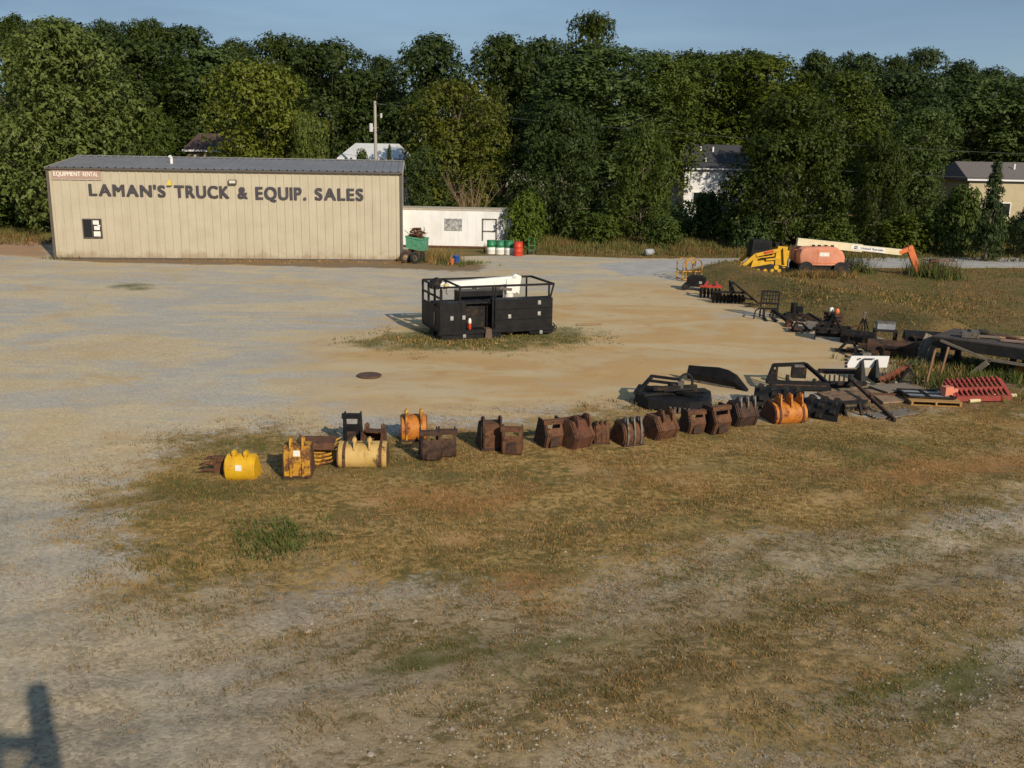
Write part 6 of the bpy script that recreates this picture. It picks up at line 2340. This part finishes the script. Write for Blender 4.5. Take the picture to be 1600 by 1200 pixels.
# turret: rounded hood
pr = [(1240, 408), (1239.5, 395), (1242, 387), (1249, 383.5), (1285, 382), (1297, 384), (1306, 390), (1310, 399), (1309, 409), (1290, 412), (1244, 412)]
pr = [(lx(x), lz(z)) for x, z in pr]
m = MB()
n = len(pr)
cxm, czm = lx(1276), lz(398)
rings = []
for y, sc in ((-.98, .90), (-.90, .98), (-.78, 1.0), (-.22, 1.0)):
    rings.append([(cxm + (x - cxm) * sc, y, czm + (z - czm) * sc) for x, z in pr])
vs = [v_ for r_ in rings for v_ in r_]
fs = [tuple(range(n))[::-1]]
for i in range(len(rings) - 1):
    for j in range(n):
        fs.append((i * n + j, i * n + (j + 1) % n, (i + 1) * n + (j + 1) % n, (i + 1) * n + j))
fs.append(tuple(range((len(rings) - 1) * n, len(rings) * n)))
m.add(vs, fs)
hd = m.build('engine_hood', PINK, o, True)
m = MB()
for y0 in (.22,):
    vs = [(x, y0, z) for x, z in pr] + [(x, .95, z) for x, z in pr]
    m.add(vs, [tuple(range(n)), tuple(range(2 * n - 1, n - 1, -1))] + [(j, j + n, (j + 1) % n + n, (j + 1) % n) for j in range(n)])
m.build('tank_hood', PINK, o)
MB().span(lx(1252), lx(1306), -.2, .2, .78, lz(396)).build('turntable', ORANGE, o)
m = MB()
m.span(lx(1266), lx(1267), -.99, -.982, lz(408), lz(386)).span(lx(1246), lx(1306), -.992, -.984, lz(408), lz(407))
m.build('hood_seam', ORANGE, hd)
MB().span(lx(1269), lx(1284), -1.0, -.985, lz(397), lz(391)).build('hood_sticker', DECAL, hd)
m = MB()
for x in (1262, 1271, 1281, 1291):
    m.span(lx(x) - .06, lx(x) + .06, -.7, -.5, lz(383), lz(380.5))
m.build('vent', BLACKR, hd)
MB().span(lx(1288), lx(1309), -.7, .7, .5, lz(410) + .05).build('counterweight', ORANGE, o)
# boom
ya = 0.
P0, P1 = Vector((lx(1241), ya, lz(377.5))), Vector((lx(1404), ya, lz(391)))
m = MB()
dv = (P1 - P0)
m.bar(P0, P0 + dv * .62, .30, 11.5 * k)
m.bar(P0 + dv * .618, P1, .25, 9 * k)
bm = m.build('boom', CREAM, o)
mid = P0 + dv * .80
an = math.atan2(dv.z, dv.x)
pl = MB()
pl.bar(P0 + dv * .51 + Vector((0, -.157, .01)), P0 + dv * .835 + Vector((0, -.157, -.005)), .012, 7.6 * k)
pl.build('name_plate', DECAL, bm)
PLB = mat('lettering_blue', (.015, .03, .12), rough=.5, bump=0)
t0 = P0 + dv * .60 + Vector((0, -.165, -.045))
tm_ = text_mesh('lettering', 'United Rentals', 1, .002, PLB, bm, (0, 0, 0), (math.pi / 2, 0, 0), .02)
xs_ = [v.co.x for v in tm_.data.vertices]
ww = max(xs_) - min(xs_)
tw = dv.length * .215
tm_.scale = (tw / ww, .16, 1)
tm_.location = t0
tm_.rotation_euler = (math.pi / 2, -an, 0)
lg = P0 + dv * .555 + Vector((0, -.166, .01))
MB().box(lg.x, lg.y, lg.z, .17, .006, .16).build('emblem', PLB, bm)
MB().box(lg.x - .01, lg.y - .005, lg.z + .01, .10, .004, .035).box(lg.x + .03, lg.y - .005, lg.z - .01, .03, .004, .11).build('emblem_mark', DECAL, bm)
MB().bar(P0 + dv * .1 + Vector((0, 0, -.25)), P0 + dv * .42 + Vector((0, 0, -.2)), .12).build('lift_cylinder', GREYST, o)
j0, j1, j2 = Vector((lx(1403), ya, lz(392))), Vector((lx(1417), ya, lz(384.5))), Vector((lx(1434), ya, lz(422)))
m = MB().bar(j0 + Vector((-.1, 0, .0)), j1, .26, .22).bar(j1 + Vector((-.06, 0, .1)), j2, .24, .34, (1, 0, 0))
m.tube([j1 + Vector((0, -.16, 0)), j1 + Vector((0, .16, 0))], .15, 12)
m.build('jib', ORANGE, o)
m = MB()
bx0, bx1, by0, by1, bz = lx(1446), lx(1486), -.5, .45, .12
m.span(bx0, bx1, by0, by1, bz, bz + .05)
RB = mat('rusty_red_rail', (.22, .075, .05), (.17, .06, .04), 4, rough=.7)
zt_ = .95
for x in (bx0, (bx0 + bx1) / 2, bx1):
    for y in (by0, by1):
        m.tube([(x, y, bz), (x, y, bz + zt_ * .8)], .025, 6)
for z in (.4, .8):
    for y in (by0, by1):
        m.tube([(bx0, y, bz + zt_ * z), (bx1, y, bz + zt_ * z)], .025, 6)
    for x in (bx0, bx1):
        m.tube([(x, by0, bz + zt_ * z), (x, by1, bz + zt_ * z)], .025, 6)
m.bar(j2, (bx0, 0, bz + .3), .15, .15)
m.build('basket', RB, o)
MB().span(bx0 + .05, bx0 + .35, by0 + .1, by0 + .4, bz + .6, bz + .85).build('control_box', RUSTD, o)
p = at(1324, 427)
t = thing('tyre', 'loose black tyre standing in weeds right of the boom lift turret', 'tyre', (p.x, p.y, .33), .2)
MB().ring((0, 0, 0), (.2, -1, 0), .25, .10, 22, 8).build('tread', RUBBER, t, True)
MB().ring((0, 0, 0), (.2, -1, 0), .14, .03, 18, 6).build('rim', GREYST, t, True)

# ------------------------------------------------------------------ raised platform at the viewpoint: its railing shadow falls at the lower left
o = thing('work_platform', 'steel work platform on a mast whose railing shadow falls across the lower left gravel', 'work platform', (.52, -.36, 0))
STEEL = mat('platform_steel', (.30, .30, .29), rough=.5)
zf_ = 5.2
m = MB()
for x in (0, -.95, -1.9):
    for y in (0, -.9):
        m.bar((x, y, zf_), (x, y, 6.42), .19 if x == 0 and y == 0 else .06)
for z in (5.75,):
    for y in (0, -.9):
        m.bar((-1.9, y, z), (0, y, z), .12)
    for x in (-1.9, 0):
        m.bar((x, -.9, z), (x, 0, z), .07)
m.build('railing', STEEL, o)
MB().span(-1.95, .05, -.95, .05, zf_ - .3, zf_).build('floor', STEEL, o)
MB().bar((-1.0, -.45, 0), (-1.0, -.45, zf_ - .3), .3).build('mast', STEEL, o)
MB().span(-1.9, -.1, -1.2, .3, .05, .5).build('base', mat('platform_base', (.3, .1, .05), rough=.5), o)

# ------------------------------------------------------------------ light
SUN_EL, SUN_AZ = math.radians(27), math.radians(30)     # the sun stands behind the camera, 30 degrees to its right
to_sun = Vector((math.sin(SUN_AZ) * math.cos(SUN_EL), -math.cos(SUN_AZ) * math.cos(SUN_EL), math.sin(SUN_EL)))
sl = bpy.data.lights.new('sun', 'SUN')
sl.energy = 4.35
sl.angle = math.radians(.5)
sl.color = (1, .875, .69)
so = bpy.data.objects.new('sun', sl)
COL.objects.link(so)
so.rotation_euler = to_sun.to_track_quat('Z', 'Y').to_euler()
w = bpy.data.worlds.new('World')
scene.world = w
w.use_nodes = True
nt = w.node_tree
nt.nodes.clear()
bg = nt.nodes.new('ShaderNodeBackground')
wo_ = nt.nodes.new('ShaderNodeOutputWorld')
sky = nt.nodes.new('ShaderNodeTexSky')
sky.sky_type = 'NISHITA'
sky.sun_disc = False
sky.sun_elevation = SUN_EL
# Blender: rotation 0 puts the sun at +Y, positive turns it clockwise seen from above
sky.sun_rotation = math.atan2(to_sun.x, to_sun.y)
sky.altitude = 300
sky.air_density = 1.0
sky.dust_density = .1
sky.ozone_density = 2.5
bg.inputs[1].default_value = .076
# a thin even veil of high cloud greys the clear sky
veil = nt.nodes.new('ShaderNodeMix')
veil.data_type = 'RGBA'
veil.inputs[0].default_value = .7
veil.inputs[7].default_value = (2.35, 3.5, 5.0, 1)
wtc = nt.nodes.new('ShaderNodeTexCoord')
wmp = nt.nodes.new('ShaderNodeMapping')
wmp.inputs['Scale'].default_value = (1.2, 1.2, 9)
wmp.inputs['Rotation'].default_value = (0, .12, 0)
wno = nt.nodes.new('ShaderNodeTexNoise')
wno.inputs['Scale'].default_value = 2.2
wno.inputs['Detail'].default_value = 6
wmr = nt.nodes.new('ShaderNodeMapRange')
wmr.inputs[1].default_value, wmr.inputs[2].default_value = .35, .7
wmr.inputs[3].default_value, wmr.inputs[4].default_value = .55, 1.0
nt.links.new(wtc.outputs['Generated'], wmp.inputs[0])
nt.links.new(wmp.outputs[0], wno.inputs['Vector'])
nt.links.new(wno.outputs['Fac'], wmr.inputs[0])
nt.links.new(wmr.outputs[0], veil.inputs[0])
nt.links.new(sky.outputs[0], veil.inputs[6])
nt.links.new(veil.outputs[2], bg.inputs[0])
nt.links.new(bg.outputs[0], wo_.inputs[0])
vs_ = scene.view_settings
vs_.view_transform = 'Standard'
vs_.look = 'None'
vs_.exposure = .2
vs_.gamma = 1
scene.render.engine = 'CYCLES'
cy = scene.cycles
cy.max_bounces = 5
cy.diffuse_bounces = 2
cy.glossy_bounces = 2
cy.transmission_bounces = 2
cy.use_denoising = True
cy.denoiser = 'OPENIMAGEDENOISE'
